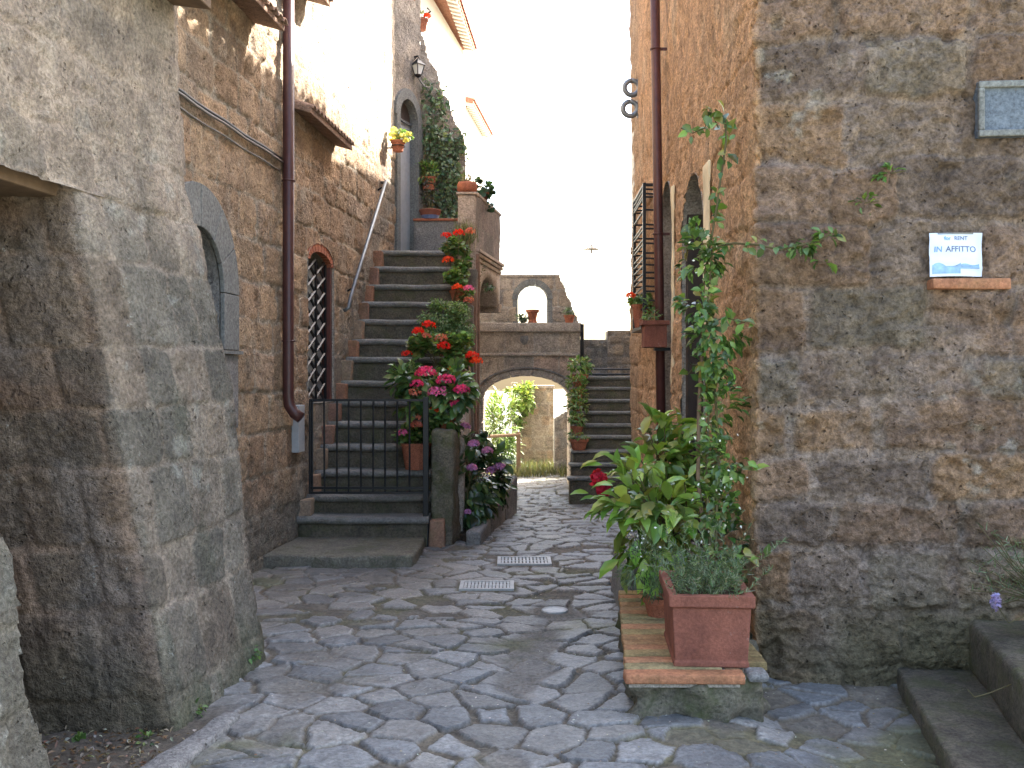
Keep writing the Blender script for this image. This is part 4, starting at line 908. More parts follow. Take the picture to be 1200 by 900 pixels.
def crease(u, w_): return .0045 * math.sin(u * 5 + w_ * 9) * (.3 + w_) + .006 * math.exp(-((w_ - .30 + .25 * (u - .5)) / .05) ** 2) + .008 * (u > .93) * (u - .93) / .07
for j in range(nz + 1):
    for i in range(nx + 1):
        u, w_ = i / nx, j / nz; V.append((xa + (xb - xa) * u + .004 * w_ * (u < .5) * -1, ys_ - crease(u, w_) + .0, za + (zb_ - za) * w_ + .004 * math.sin(u * 3)))
V2 = [(x, y + .004, z) for x, y, z in V]; n = len(V)
Fs = [(j * (nx + 1) + i, j * (nx + 1) + i + 1, (j + 1) * (nx + 1) + i + 1, (j + 1) * (nx + 1) + i) for j in range(nz) for i in range(nx)]
mesh_obj("sheet", V + V2, Fs + [tuple(n + q for q in f_[::-1]) for f_ in Fs], M['paper'], sg, smooth=True)
def patch(u0, u1, w0, w1, name, mat, off=.0016, wav=0):
    V = []; q = 8
    for j in range(q + 1):
        for i in range(q + 1):
            u, w_ = u0 + (u1 - u0) * i / q, w0 + (w1 - w0) * j / q + (wav * math.sin(i * .9) if j == q else 0); V.append((xa + (xb - xa) * u, ys_ - crease(u, w_) - off, za + (zb_ - za) * w_ + .004 * math.sin(u * 3)))
    Fs = [(j * (q + 1) + i, j * (q + 1) + i + 1, (j + 1) * (q + 1) + i + 1, (j + 1) * (q + 1) + i) for j in range(q) for i in range(q)]
    return mesh_obj(name, V, Fs, mat, sg, smooth=True)
patch(.04, .60, .06, .26, "printed_patch", M['paperblue'], wav=.06)
patch(.60, .95, .17, .27, "printed_patch", M['paperblue'], wav=.02)
patch(.15, .84, .965, 1.0, "tape", M['grey'], .002)
def text(body, cx_, cz_, size, mat, name, bold=.0, sx=1.0):
    cu = bpy.data.curves.new(name, 'FONT'); cu.body = body; cu.size = size; cu.align_x = 'CENTER'; cu.align_y = 'CENTER'; cu.extrude = .0004; cu.offset = bold
    o = bpy.data.objects.new(name + "_c", cu); COL.objects.link(o); bpy.context.view_layer.update()
    me = bpy.data.meshes.new_from_object(o.evaluated_get(bpy.context.evaluated_depsgraph_get())); bpy.data.objects.remove(o)
    V = np.array([v.co[:] for v in me.vertices]); Fs = [tuple(p.vertices) for p in me.polygons]
    W_ = []
    for x, y, z in V:
        X_ = cx_ + x * sx; Z_ = cz_ + y; u = (X_ - xa) / (xb - xa); w_ = (Z_ - za) / (zb_ - za); W_.append((X_, ys_ - crease(u, w_) - .0016 - z, Z_ + .004 * math.sin(u * 3)))
    return mesh_obj(name, W_, Fs, mat, sg)
text("for", xa + .093, zb_ - .030, .030, M['inkblue'], "lettering", .0006)
text("RENT", xa + .165, zb_ - .030, .030, M['ink'], "lettering", .0002, .95)
text("IN", xa + .043, zb_ - .088, .042, M['inkblue'], "lettering", .0006)
text("AFFITTO", xa + .163, zb_ - .088, .043, M['ink'], "lettering", .0004, .97)
bs = MB().box(2.225, 2.635, ys_ - .012, fy(2.4) + .06, 2.058, 2.112, (.36, .165, .095), j=.003).build("brick_sliver", M['brick'], None, bevel=.006, sub=.04, rough=.004, loc=(2.43, fy(2.43), 2.085)); tag(bs, "flat red brick jutting from the wall just under the rent notice", "brick")

# ------------------------------------------------------------------ fixings on the ochre side wall
for (zc, lb) in ((EYE + (440 - 103) / F * 11.6, "upper round iron eye ring on the ochre wall's far edge"), (EYE + (440 - 127.5) / F * 11.6, "lower round iron eye ring on the ochre wall's far edge")):
    t = thing("eye_ring", lb, "ring", (1.455, 11.6, zc), "iron rings on the ochre wall")
    MB().torus((1.405 + (0 if zc > 4.9 else -.02), 11.6, zc), (0, 1, 0), .085, .03, 22, 8).build("ring", M['grey'], t, smooth=True, usecol=False)
    MB().box(1.465, 1.56, 11.56, 11.64, zc - .10, zc + .10).build("mount", M['grey'], t, usecol=False)
wg = thing("window_grille", "black iron ladder-like window grille sticking out behind the red brown pipe", "grille", (1.42, 10.4, 2.8))
Ya, Yb, xo = 9.95, 10.95, .115
zt_, zb2 = EYE + (440 - 234) / F * 10.9, EYE - (388 - 440) / F * 10.9
for Yk in (Yb, Ya): MB().box(RP(Yk, xo, 0).x - .016, RP(Yk, xo, 0).x + .016, Yk - .016, Yk + .016, zb2, zt_).build("upright", M['iron'], wg, usecol=False)
for i, y in enumerate([236, 241, 246, 249, 263, 279, 283, 294, 299, 309, 315, 322, 330, 336, 345, 350, 360, 368, 386]):
    z = EYE - (y - 440) / F * 10.9; d = MB(); d.tube([RP(Yb, -.02, z), RP(Yb, xo, z), RP(Ya, xo, z + .003 * (i % 3)), RP(Ya, -.02, z)], .010 if i not in (0, 18) else .016, 6)
    d.build("bar", M['iron'], wg, usecol=False)
MB().extrude([RP(Yb, 0, zb2 - .02), RP(Yb, xo + .03, zb2 - .02), RP(Ya, xo + .03, zb2 - .02), RP(Ya, 0, zb2 - .02)], (0, 0, .03)).build("shelf", M['iron'], wg, usecol=False)

# lamp hanging over the far alley
hl = thing("hanging_lamp", "small disc-shaded street lamp hanging on a wire over the far alley", "lamp", (1.283, 16.0, 3.6))
lz = EYE + (440 - 291) / F * 16
MB().lathe([(.012, .07), (.02, .06), (.03, .02), (.125, -.012), (.13, -.02), (.0, -.015)], 1.283, 16, lz, 20).build("lamp_shade", M['white'], hl, usecol=False, smooth=True)
MB().lathe([(.016, 0), (.016, -.04), (.02, -.06), (.0, -.08)], 1.283, 16, lz - .015, 12).build("bulb", M['glass'], hl, usecol=False, smooth=True)
MB().tube([(1.50, 12.25, 3.37)] + [(1.50 - .217 * k / 8, 12.25 + 3.75 * k / 8, 3.37 + (lz + .16 - 3.37) * k / 8 - .03 * math.sin(math.pi * k / 8)) for k in range(1, 9)] + [(.3, 18.2, lz + .22), (-.93, 20.2, lz + .5)], .0022, 5).tube([(1.283, 16, lz + .06), (1.283, 16, lz + .16)], .0025, 5).build("wire", M['grey'], hl, usecol=False)
# wall lantern by the tall door
wl = thing("wall_lantern", "black four-sided wall lantern on a bracket above the tall arched doorway", "lantern", Vector(at(490, 78, 14.0)))
c = Vector(at(490, 80, 13.95)); m_ = .0122
d = MB(); d.tube([c + Vector((-13 * m_, .12, 18 * m_)), c + Vector((-13 * m_, .12, 6 * m_))], .014, 6); d.tube([c + Vector((-13 * m_, .1, 14 * m_)), c + Vector((0, 0, 14 * m_)), c + Vector((2 * m_, 0, 10 * m_))], .013, 6); d.tube([c + Vector((-13 * m_, .1, 7 * m_)), c + Vector((-6 * m_, .05, 10 * m_)), c + Vector((-1 * m_, 0, 14 * m_))], .008, 6)
d.build("bracket", M['iron'], wl, usecol=False)
MB().lathe([(.02, 11 * m_), (.05, 8 * m_), (.105, 4 * m_), (.115, 3.6 * m_), (.0, 3.4 * m_)], c.x, c.y, c.z, 4).build("cap", M['iron'], wl, usecol=False)
MB().lathe([(.085, 3.4 * m_), (.045, -7.5 * m_), (.0, -7.5 * m_)], c.x, c.y, c.z, 4).build("glass", M['glass'], wl, usecol=False)
d = MB()
for k in range(4):
    a = math.pi / 2 * k; d.tube([c + Vector((.09 * math.cos(a), .09 * math.sin(a), 3.4 * m_)), c + Vector((.048 * math.cos(a), .048 * math.sin(a), -7.5 * m_))], .007, 5)
d.lathe([(.052, -7.5 * m_), (.04, -9.5 * m_), (.01, -11 * m_)], c.x, c.y, c.z, 8); d.build("frame", M['iron'], wl, usecol=False)
mb_ = MB().lathe([(.0, -.12), (.05, -.11), (.085, -.03), (.085, .05), (.06, .11), (.0, .125)], *at(555, 462, 15.85), 16, sy=.6).build("wall_font", M['rub'], None, usecol=False, smooth=True, loc=at(555, 462, 15.85)); tag(mb_, "small rounded grey stone bowl fixed at the left springing of the bridge arch", "wall bowl")

# ------------------------------------------------------------------ foliage tools
T_LEAF = (np.array([[0, 0, 0], [-.5, .42, .10], [0, 1, -.16], [.5, .42, .10], [0, .45, 0], [-.36, .74, .05], [.36, .74, .05]]), [(0, 4, 1), (0, 3, 4), (1, 4, 5), (4, 2, 5), (4, 3, 6), (4, 6, 2)])
T_ROUND = (np.array([[0, .4, -.06]] + [[.5 * math.cos(a) * (1 + .08 * (-1) ** k), .45 + .5 * math.sin(a) * (1 + .06 * (-1) ** k), .06 * (-1) ** k] for k, a in enumerate(np.linspace(-math.pi / 2, 1.5 * math.pi, 11)[:-1])]), [(0, k, k % 10 + 1) for k in range(1, 11)])
T_BIG = (np.array([[0, 0, 0], [-.30, .18, .06], [-.5, .45, .09], [-.34, .75, .02], [0, 1.0, -.20], [.34, .75, .02], [.5, .45, .09], [.30, .18, .06], [0, .22, -.01], [0, .48, -.01], [0, .76, -.07]]),
         [(0, 8, 1), (0, 7, 8), (1, 8, 9), (1, 9, 2), (8, 7, 6), (8, 6, 9), (2, 9, 10), (2, 10, 3), (9, 6, 5), (9, 5, 10), (3, 10, 4), (10, 5, 4)])
T_NEEDLE = (np.array([[-.5, 0, 0], [.5, 0, 0], [.3, .6, .05], [0, 1, -.1], [-.3, .6, .05]]), [(0, 1, 2), (0, 2, 4), (4, 2, 3)])
T_PETAL = (np.array([[0, 0, 0], [-.5, .6, .1], [0, 1, .05], [.5, .6, .1]]), [(0, 3, 1), (1, 3, 2)])
class LM:
    def __init__(s): s.V = []; s.F = []; s.C = []; s.n = 0
    def put(s, T, pos, dr, nrm, ln, wd, col):
        tv, tf = T; pos = np.asarray(pos, float); n = len(pos)
        if n == 0: return s
        dr = np.asarray(dr, float); dr = dr / np.maximum(np.linalg.norm(dr, axis=1, keepdims=True), 1e-6)
        nrm = np.asarray(nrm, float); x = np.cross(dr, nrm); x = x / np.maximum(np.linalg.norm(x, axis=1, keepdims=True), 1e-6); z = np.cross(x, dr)
        ln = np.broadcast_to(np.asarray(ln, float), (n,))[:, None, None]; wd = np.broadcast_to(np.asarray(wd, float), (n,))[:, None, None]
        P = pos[:, None, :] + x[:, None, :] * tv[None, :, 0:1] * wd + dr[:, None, :] * tv[None, :, 1:2] * ln + z[:, None, :] * tv[None, :, 2:3] * ln
        k = len(tv); s.V.append(P.reshape(-1, 3)); s.C.append(np.repeat(np.asarray(col, float), k, axis=0))
        f = np.array(tf); s.F.append((f[None] + (np.arange(n) * k)[:, None, None] + s.n).reshape(-1, 3)); s.n += n * k
        return s
    def build(s, name, mat, parent=None, loc=None, smooth=False):
        return mesh_obj(name, np.concatenate(s.V), np.concatenate(s.F), mat, parent, col=np.concatenate(s.C), loc=loc, smooth=smooth)
def unit(n): v = RNG.normal(size=(n, 3)); return v / np.linalg.norm(v, axis=1, keepdims=True)
def greens(n, pal, j=.25):
    pal = np.array(pal); i = RNG.integers(0, len(pal), n); return np.clip(pal[i] * (1 + j * RNG.normal(size=(n, 1))) * (1 + .08 * RNG.normal(size=(n, 3))), .004, .6)
GER = [(.11, .21, .050), (.15, .26, .07), (.08, .16, .045), (.19, .29, .09), (.21, .21, .07)]
DARKG = [(.045, .09, .032), (.065, .12, .04), (.038, .072, .028), (.09, .14, .045)]
LIME = [(.20, .34, .055), (.25, .40, .075), (.14, .26, .05), (.11, .20, .04), (.30, .43, .10), (.28, .30, .08)]
IVYG = [(.09, .15, .08), (.13, .19, .10), (.065, .115, .06), (.18, .24, .14)]
SILV = [(.10, .15, .075), (.14, .19, .11), (.07, .11, .045), (.18, .22, .14)]
def blob(lm, c, rad, n, T, ln, wd, pal, shell=.55, up=.35, clumps=9, spread=.45, j=.25, droop=0.0):
    """leaves scattered through clumps inside an ellipsoid"""
    c, rad = np.array(c, float), np.array(rad, float)
    cc = unit(clumps) * (RNG.uniform(.35, .95, (clumps, 1))); k = RNG.integers(0, clumps, n)
    p = cc[k] + unit(n) * (RNG.uniform(0, 1, (n, 1)) ** .5) * spread
    L_ = np.linalg.norm(p, axis=1, keepdims=True); p = np.where(L_ > 1.1, p / L_ * 1.1, p)
    out = p / np.maximum(np.linalg.norm(p, axis=1, keepdims=True), .2)
    d = out + unit(n) * .7 + np.array([0, 0, -.25 - droop]); nr = out * .5 + np.array([0, -.15, up + .5]) + unit(n) * .45
    lnv = ln * RNG.uniform(.6, 1.15, n); lm.put(T, c + p * rad, d, nr, lnv, lnv * wd / ln, greens(n, pal, j)); return lm
def head(lm, c, r, n, col, size, flat=.8, half=True, j=.16):
    u = unit(n); 
    if half: u[:, 2] = np.abs(u[:, 2]) * 1.0 - .25
    p = np.array(c) + u * r * np.array([1, 1, flat]) * RNG.uniform(.75, 1.05, (n, 1))
    for k in range(3):
        t = np.cross(u, unit(n)); C = np.clip(np.array(col) * (1 + j * RNG.normal(size=(n, 1))) * (1 + .05 * RNG.normal(size=(n, 3))), .01, .9)
        lm.put(T_PETAL, p, t + u * .25, u, size * RNG.uniform(.8, 1.2, n), size * .95, C)
    return lm
def flower(parent, c, r, n, col, size, name="flower_head", **k):
    lm = LM(); head(lm, c, r, n, col, size, **k); return lm.build(name, M['petal'], parent)
RED, SCAR, SALM, PINK, HOT, MAUV = (.78, .035, .02), (.85, .09, .025), (.62, .20, .14), (.78, .18, .40), (.75, .07, .22), (.55, .26, .52)
def pot(parent, x, y, z, r, h, mat=None, square=False, n=20, rim=.03):
    prof = [(.0, 0.0), (r * .70, 0), (r * .95, h - rim), (r * 1.05, h - rim), (r * 1.08, h), (r * .95, h), (r * .93, h - .02), (.0, h - .025)]
    o = MB().lathe(prof, x, y, z, n).build("pot", mat or M['terra'], parent, usecol=False, smooth=False)
    MB().lathe([(0, 0), (r * .90, 0), (r * .90, .006), (0, .008)], x, y, z + h - .028, 14).build("soil", M['soil'], o, usecol=False); return o
def stems(parent, base, tips, r=.006, name="stems", mat=None, bend=.06):
    d = MB()
    for t in tips:
        b = Vector(base) + Vector((rnd.uniform(-.03, .03), rnd.uniform(-.03, .03), 0)); t = Vector(t); m_ = b.lerp(t, .5) + Vector((rnd.uniform(-bend, bend), rnd.uniform(-bend, bend), bend))
        d.tube([b, b.lerp(m_, .5) + Vector((0, 0, .01)), m_, t], [r, r * .9, r * .75, r * .5], 5)
    return d.build(name, mat or M['stem'], parent, usecol=False)
V3 = lambda *a: Vector(a)
AT = lambda px, py, Y: Vector(at(px, py, Y))

# ------------------------------------------------------------------ geraniums and hydrangeas along the stairs
def stair_plant(label, base_px, Yd, prad, ph, fol, flowers_, pal=GER, T=T_ROUND, ln=.05, wd=.055, mat='leaf', grp="potted flowers down the stairs' edge", n=650, name="potted_geranium", cat="potted plant", potmat=None, zbase=None):
    b = AT(*base_px, Yd)
    if zbase is not None: b.z = zbase
    t = thing(name, label, cat, b, grp)
    pot(t, b.x, b.y, b.z, prad, ph, potmat)
    lm = LM()
    for (px, py, rx, ry, rz, n_) in fol: blob(lm, AT(px, py, Yd), (rx, ry, rz), n_, T, ln, wd, pal)
    lm.build("foliage", M[mat], t)
    tips = []
    for (px, py, rpx, col, nn, sz) in flowers_:
        r_ = rpx * Yd / F * rnd.uniform(1.1, 1.35); c = AT(px, py, Yd - .18); flower(t, c, r_, nn, col, sz); tips.append(c + V3(0, .04, -.01))
    stems(t, (b.x, b.y, b.z + ph - .03), tips[:5] + [AT(px, py, Yd) for (px, py, *_) in fol]); return t
ZS = lambda i: SZ[i] 
stair_plant("topmost red geranium at the head of the stairs, with wispy grass growing above it", (536, 345), 11.95, .10, .15, [(534, 287, .17, .14, .13, 420), (537, 312, .16, .14, .12, 300)],
            [(523, 276, 5, RED, 40, .022), (538, 273, 5, RED, 40, .022), (551, 271, 5, SALM, 40, .022), (525, 305, 5.5, SCAR, 45, .022)], zbase=SZ[10] + .0)
stair_plant("small geranium in a terracotta pot with one bright pink bloom, just below the topmost geranium", (531, 346), 11.62, .095, .14, [(533, 325, .15, .13, .10, 330), (545, 347, .10, .1, .10, 120)],
            [(536, 337, 5, SCAR, 45, .022), (549, 338, 5, PINK, 45, .022), (549, 352, 5, SALM, 45, .022)], zbase=SZ[9])
stair_plant("large fine-leaved green shrub without big blooms halfway down the stairs", (524, 400), 11.2, .13, .16, [(520, 368, .27, .2, .19, 1800), (543, 372, .17, .18, .24, 1400), (528, 395, .28, .2, .18, 1600)], [], pal=[(.15, .24, .08), (.20, .29, .12), (.11, .19, .06), (.26, .33, .17)], T=T_LEAF, ln=.040, wd=.020, name="potted_shrub", zbase=SZ[7])
stair_plant("broad scarlet geranium below the fine-leaved shrub, blooms spilling to both sides", (520, 440), 10.6, .13, .17, [(508, 405, .26, .2, .14, 900), (538, 412, .2, .2, .20, 1000), (490, 408, .15, .14, .12, 300)],
            [(502, 381, 6, RED, 50, .024), (490, 388, 5.5, RED, 45, .024), (520, 406, 7, RED, 60, .026), (499, 394, 5, SALM, 40, .02), (517, 397, 6, SALM, 40, .022), (553, 417, 6, RED, 50, .025), (558, 423, 6, SCAR, 50, .025), (477, 415, 4.5, RED, 30, .02), (530, 433, 3.5, RED, 25, .02)], zbase=SZ[5] + .02)
stair_plant("crimson pink mophead hydrangea with dark leaves on the rough pier", (524, 492), 9.66, .085, .12, [(500, 448, .32, .2, .2, 200), (532, 462, .20, .24, .26, 260), (475, 440, .20, .16, .12, 100), (485, 475, .2, .16, .16, 80), (520, 492, .14, .22, .10, 90)],
            [(499, 437, 9, HOT, 95, .024), (523, 446, 8.5, HOT, 95, .024), (513, 460, 9, PINK, 95, .024), (541, 457, 8.5, HOT, 90, .024), (535, 473, 8, HOT, 80, .022), (489, 450, 6, HOT, 50, .02), (486, 460, 6, SALM, 40, .02)],
            pal=[(.08, .15, .05), (.12, .21, .065), (.05, .105, .04), (.17, .26, .085)], T=T_BIG, ln=.13, wd=.085, name="potted_hydrangea", zbase=1.075, mat='gleaf')
stair_plant("terracotta potted geranium standing behind the iron gate's right end", (488, 549), 9.72, .155, .26, [(490, 508, .20, .17, .10, 420), (508, 505, .15, .15, .13, 300), (478, 512, .15, .12, .10, 200)],
            [(472, 507, 4.5, PINK, 40, .02), (508, 482, 5, SCAR, 45, .02), (488, 498, 6, SALM, 50, .02), (487, 489, 5, SALM, 40, .02)], zbase=SZ[2] - .0)
# wispy grass above topmost geranium
b = AT(545, 262, 12.25); t = thing("wispy_plant", "wispy pale grass-like plant against the terracotta coloured pillar", "plant", AT(543, 285, 12.25)); lm = LM()
n = 260; p = np.array(AT(543, 280, 12.25)) + RNG.normal(size=(n, 3)) * np.array([.06, .05, .05]); d = unit(n) * .5 + np.array([0, 0, 1.0]); lm.put(T_NEEDLE, p, d, unit(n), RNG.uniform(.10, .22, n), .010, greens(n, [(.16, .19, .07), (.22, .22, .10), (.12, .16, .06)])); lm.build("foliage", M['leaf'], t)
# vines hanging down over the corbel arch wall
t = thing("trailing_plant", "thin dry trailing plant hanging over the landing's arch wall", "plant", AT(560, 315, 12.8)); lm = LM()
blob(lm, AT(559, 318, 12.55), (.09, .05, .22), 130, T_LEAF, .035, .018, [(.20, .19, .11), (.13, .15, .07)]); lm.build("foliage", M['leaf'], t)
t = thing("trailing_plant", "tuft of leaves under the crown of the landing's corbel arch", "plant", AT(572, 336, 13.4)); lm = LM()
blob(lm, AT(573, 336, 13.3), (.08, .06, .06), 70, T_LEAF, .04, .025, IVYG); lm.build("foliage", M['leaf'], t)

# hydrangea bed on the ground
def ground_hydrangea(label, px, py, Yd, rad, n, fl, grp):
    b = AT(px, py, Yd); b.z = .05; t = thing("hydrangea", label, "hydrangea", b, grp); lm = LM()
    c = AT(px, py, Yd); blob(lm, c, rad, n, T_BIG, .14, .09, DARKG, clumps=14); lm.build("foliage", M['gleaf'], t)
    for (fx, fy_, rp) in fl: flower(t, AT(fx, fy_, Yd - rad[1] * .95), rp * Yd / F, 75, MAUV, .022)
    stems(t, (b.x, b.y, .03), [c + V3(rnd.uniform(-.2, .2), rnd.uniform(-.2, .2), rnd.uniform(-.1, .3)) for k in range(7)], .009); return t
ground_hydrangea("nearer dark mauve hydrangea bush beside the foot of the stairs", 551, 560, 9.95, (.22, .26, .52), 420, [(545, 500, 5.5), (555, 520, 6), (553, 548, 5.5), (548, 600, 3)], "mauve hydrangeas in the kerbed bed")
ground_hydrangea("farther mauve hydrangea bush over the end of the stone kerb", 572, 558, 10.9, (.22, .35, .40), 380, [(571, 528, 6), (575, 552, 6.5), (585, 547, 6.5), (568, 561, 4), (580, 592, 3.5)], "mauve hydrangeas in the kerbed bed")

# ------------------------------------------------------------------ planter with lavender, and climbing jasmine
tr_ = thing("planter_trough", "rectangular weathered terracotta trough full of silvery lavender at the house corner", "planter", (.94, 5.05, .212))
Mx = Matrix.Translation((.968, 4.985, .212)) @ Matrix.Rotation(math.radians(-4), 4, 'Z')
def trough():
    hw0, hl0, hw1, hl1, h, wl_ = .172, .275, .185, .29, .345, .026
    mb = MB()
    def ring(hw, hl, z): return [tuple(Mx @ Vector((sx * hw, sy * hl, z))) for sx, sy in ((-1, -1), (1, -1), (1, 1), (-1, 1))]
    rings = [ring(hw0 + .006, hl0 + .006, 0), ring(hw0 + .006, hl0 + .006, .022), ring(hw0, hl0, .03), ring(hw1, hl1, h - .062), ring(hw1 + .017, hl1 + .017, h - .055), ring(hw1 + .017, hl1 + .017, h), ring(hw1 - wl_, hl1 - wl_, h), ring(hw0 - wl_, hl0 - wl_, .05)]
    V = [p for r_ in rings for p in r_]; m_ = len(rings)
    Fs = [(i * 4 + k, i * 4 + (k + 1) % 4, (i + 1) * 4 + (k + 1) % 4, (i + 1) * 4 + k) for i in range(m_ - 1) for k in range(4)] + [(3, 2, 1, 0), tuple((m_ - 1) * 4 + k for k in range(4))]
    return mb.add(V, Fs)
trough().build("trough", M['oldterra'], tr_, usecol=False, bevel=.006)
MB().box(-.16, .16, -.26, .26, .05, .315, M=Mx).build("soil", M['soil'], tr_, usecol=False, sub=.05, rough=.02)
lm = LM(); sp = LM()
for k in range(135):
    b = Mx @ Vector((rnd.uniform(-.16, .16), rnd.uniform(-.28, .22), .30)); lean = Vector((rnd.gauss(0, .45), rnd.gauss(-.25, .45), 1)); L_ = rnd.uniform(.12, .30)
    if k < 9: lean = Vector((-.95 + .2 * k, -.2, .7)); L_ = .46
    if 9 <= k < 14: lean = Vector((-.15, .1, 1)); L_ = .42
    lean.normalize(); n = int(L_ * 140)
    s_ = RNG.uniform(.05, 1, n)[:, None]; P = np.array(b) + s_ * L_ * np.array(lean) + np.array([0, 0, -1.0]) * (s_ ** 2) * L_ * .18
    dd = np.array(lean) * .7 + unit(n) * .8; lm.put(T_NEEDLE, P, dd, unit(n), RNG.uniform(.02, .042, n), .0055, greens(n, SILV, .2))
lm.build("lavender", M['leaf'], tr_)
for k in range(7):
    b = Mx @ Vector((rnd.uniform(-.16, .16), rnd.uniform(-.26, .1), .44 + rnd.uniform(-.05, .05)))
# climbing jasmine: cane, woody stems and leaves
jv = thing("climbing_vine", "tall climbing jasmine vine trained on a cane at the corner, shoots curling up the wall", "climbing plant", (.98, 5.36, .5))
cane = [AT(826, 640, 5.42), AT(818, 560, 5.45), AT(819, 480, 5.5), AT(823, 410, 5.5)]
MB().tube(cane, .011, 8).build("cane", M['wood'], jv, usecol=False)
paths = [
    [(832, 650, 5.34), (828, 560, 5.45), (830, 480, 5.5), (822, 400, 5.5), (826, 320, 5.5), (838, 255, 5.5), (846, 200, 5.5), (851, 165, 5.5), (850, 140, 5.5), (838, 128, 5.5)],
    [(838, 650, 5.36), (842, 520, 5.5), (836, 430, 5.5), (830, 350, 5.5), (835, 290, 5.45), (860, 285, 5.35), (890, 287, 5.25), (915, 293, 5.22), (960, 282, 5.24), (980, 270, 5.24)],
    [(830, 310, 5.5), (822, 280, 5.5), (812, 262, 5.55), (804, 300, 5.6)],
    [(828, 380, 5.5), (850, 372, 5.45), (872, 378, 5.4), (880, 372, 5.36)],
    [(842, 150, 5.5), (832, 128, 5.5), (826, 150, 5.55), (812, 156, 5.6), (798, 150, 5.62)],
    [(830, 420, 5.5), (815, 428, 5.55), (805, 440, 5.6)],
    [(855, 560, 5.42), (870, 548, 5.35), (885, 545, 5.3)],
    [(846, 655, 5.2), (872, 652, 5.12), (898, 655, 5.05)],
]
d = MB(); lm = LM()
for i, pth in enumerate(paths):
    pts = [AT(*q) for q in pth]; d.tube(pts, [.009 if i < 2 else .004] * 2 + [.006 if i < 2 else .0035] * (len(pts) - 2), 6)
    for a, b in zip(pts[:-1], pts[1:]):
        L_ = (b - a).length; dens = 75 if (i < 2 and a.z < 2.35) else 55
        if i == 1 and a.z > 2.2: dens = 46
        n = max(3, int(L_ * dens)); s_ = RNG.uniform(0, 1, n)[:, None]; P = np.array(a) + s_ * np.array(b - a)
        if dens > 90: P = P + RNG.normal(size=(n, 3)) * np.array([.075, .06, .03])
        else: P = P + RNG.normal(size=(n, 3)) * np.array([.016, .015, .016])
        dd = unit(n) + np.array([0, -.25, -.05]); nr = np.array([0, -.8, .6]) + unit(n) * .6
        ln = RNG.uniform(.035, .078, n); ln = ln * (1.3 if dens == 55 else 1.0); lm.put(T_LEAF, P, dd, nr, ln, ln * .55, greens(n, [(.085, .16, .04), (.12, .21, .05), (.06, .12, .035), (.18, .29, .06), (.14, .22, .07), (.20, .20, .05)]))
for (px, py, Yd, rx, rz, n) in ((828, 300, 5.5, .13, .16, 130), (822, 355, 5.5, .11, .12, 80), (838, 385, 5.48, .18, .14, 130), (832, 425, 5.5, .15, .10, 80), (842, 480, 5.48, .13, .2, 130), (856, 540, 5.42, .15, .14, 150), (846, 600, 5.38, .16, .16, 160), (940, 285, 5.23, .09, .05, 26), (968, 275, 5.24, .05, .04, 12), (965, 305, 5.24, .05, .02, 8)):
    blob(lm, AT(px, py, Yd), (rx, .10 if px < 900 else .02, rz), int(n * .85), T_LEAF, .068, .036, [(.08, .155, .04), (.12, .21, .055), (.055, .11, .03), (.17, .27, .06)], clumps=7)
d.build("vine_stem", M['stem'], jv, usecol=False); lm.build("foliage", M['gleaf'], jv)
fl_ = LM(); n = 60; k = RNG.integers(0, 6, n); cs_ = np.array([AT(838, 500, 5.35), AT(850, 560, 5.3), AT(838, 600, 5.25), AT(795, 620, 5.3), AT(830, 290, 5.4), AT(860, 620, 5.25)])
fl_.put(T_PETAL, cs_[k] + RNG.normal(size=(n, 3)) * np.array([.08, .03, .06]), unit(n), unit(n), .02, .012, np.full((n, 3), .75)); fl_.build("blossom", M['petal'], jv)
# little sprigs growing from the rubble front
for (px, py, lb) in ((1045, 203, "small leafy sprig rooted in the rubble front, upper of the two near the plaque"), (1014, 238, "small leafy sprig rooted in the rubble front, lower and left of its twin")):
    x = (px - 600) / F * 5.27; b = AT(px, py, fy(x) - .05); t = thing("wall_sprig", lb, "weed", b, "sprigs on the rubble front"); lm = LM()
    blob(lm, b, (.07, .025, .04), 22, T_LEAF, .05, .025, [(.14, .24, .05), (.09, .17, .04)], clumps=4); lm.build("foliage", M['leaf'], t)
    MB().tube([b + V3(0, .08, 0), b, b + V3(.07, -.01, .01)], .003, 5).build("sprig_stem", M['stem'], t, usecol=False)

# leafy bush with lime leaves, its pots, the red flower
def limebush(label, c, rad, n, potp, grp):
    t = thing("leafy_bush", label, "bush", potp, grp); pot(t, *potp, .16, .26, M['oldterra']); lm = LM()
    blob(lm, c, rad, n, T_BIG, .155, .075, LIME, clumps=16, spread=.4, up=.5); lm.build("foliage", M['gleaf'], t)
    stems(t, (potp[0], potp[1], potp[2] + .24), [Vector(c) + V3(rnd.uniform(-.7, .7) * rad[0], rnd.uniform(-.6, .4) * rad[1], rnd.uniform(-.2, .8) * rad[2]) for k in range(14)], .007); return t
limebush("big lime green leafy bush nearest the trough, in a weathered pot", AT(772, 605, 6.0), (.31, .28, .36), 400, (.96, 6.05, .21), "lime green bushes on the ledge")
bb = limebush("farther lime green bush behind, with one drooping red flower on its left", AT(762, 545, 6.75), (.34, .30, .34), 400, (1.08, 6.8, .36), "lime green bushes on the ledge")
fr_ = LM(); head(fr_, AT(702, 562, 6.6), .04, 45, (.55, .03, .06), .035, flat=1.3, half=False); head(fr_, AT(707, 573, 6.6), .035, 40, (.45, .02, .05), .035, flat=1.3, half=False); fr_.build("red_flower", M['petal'], bb)
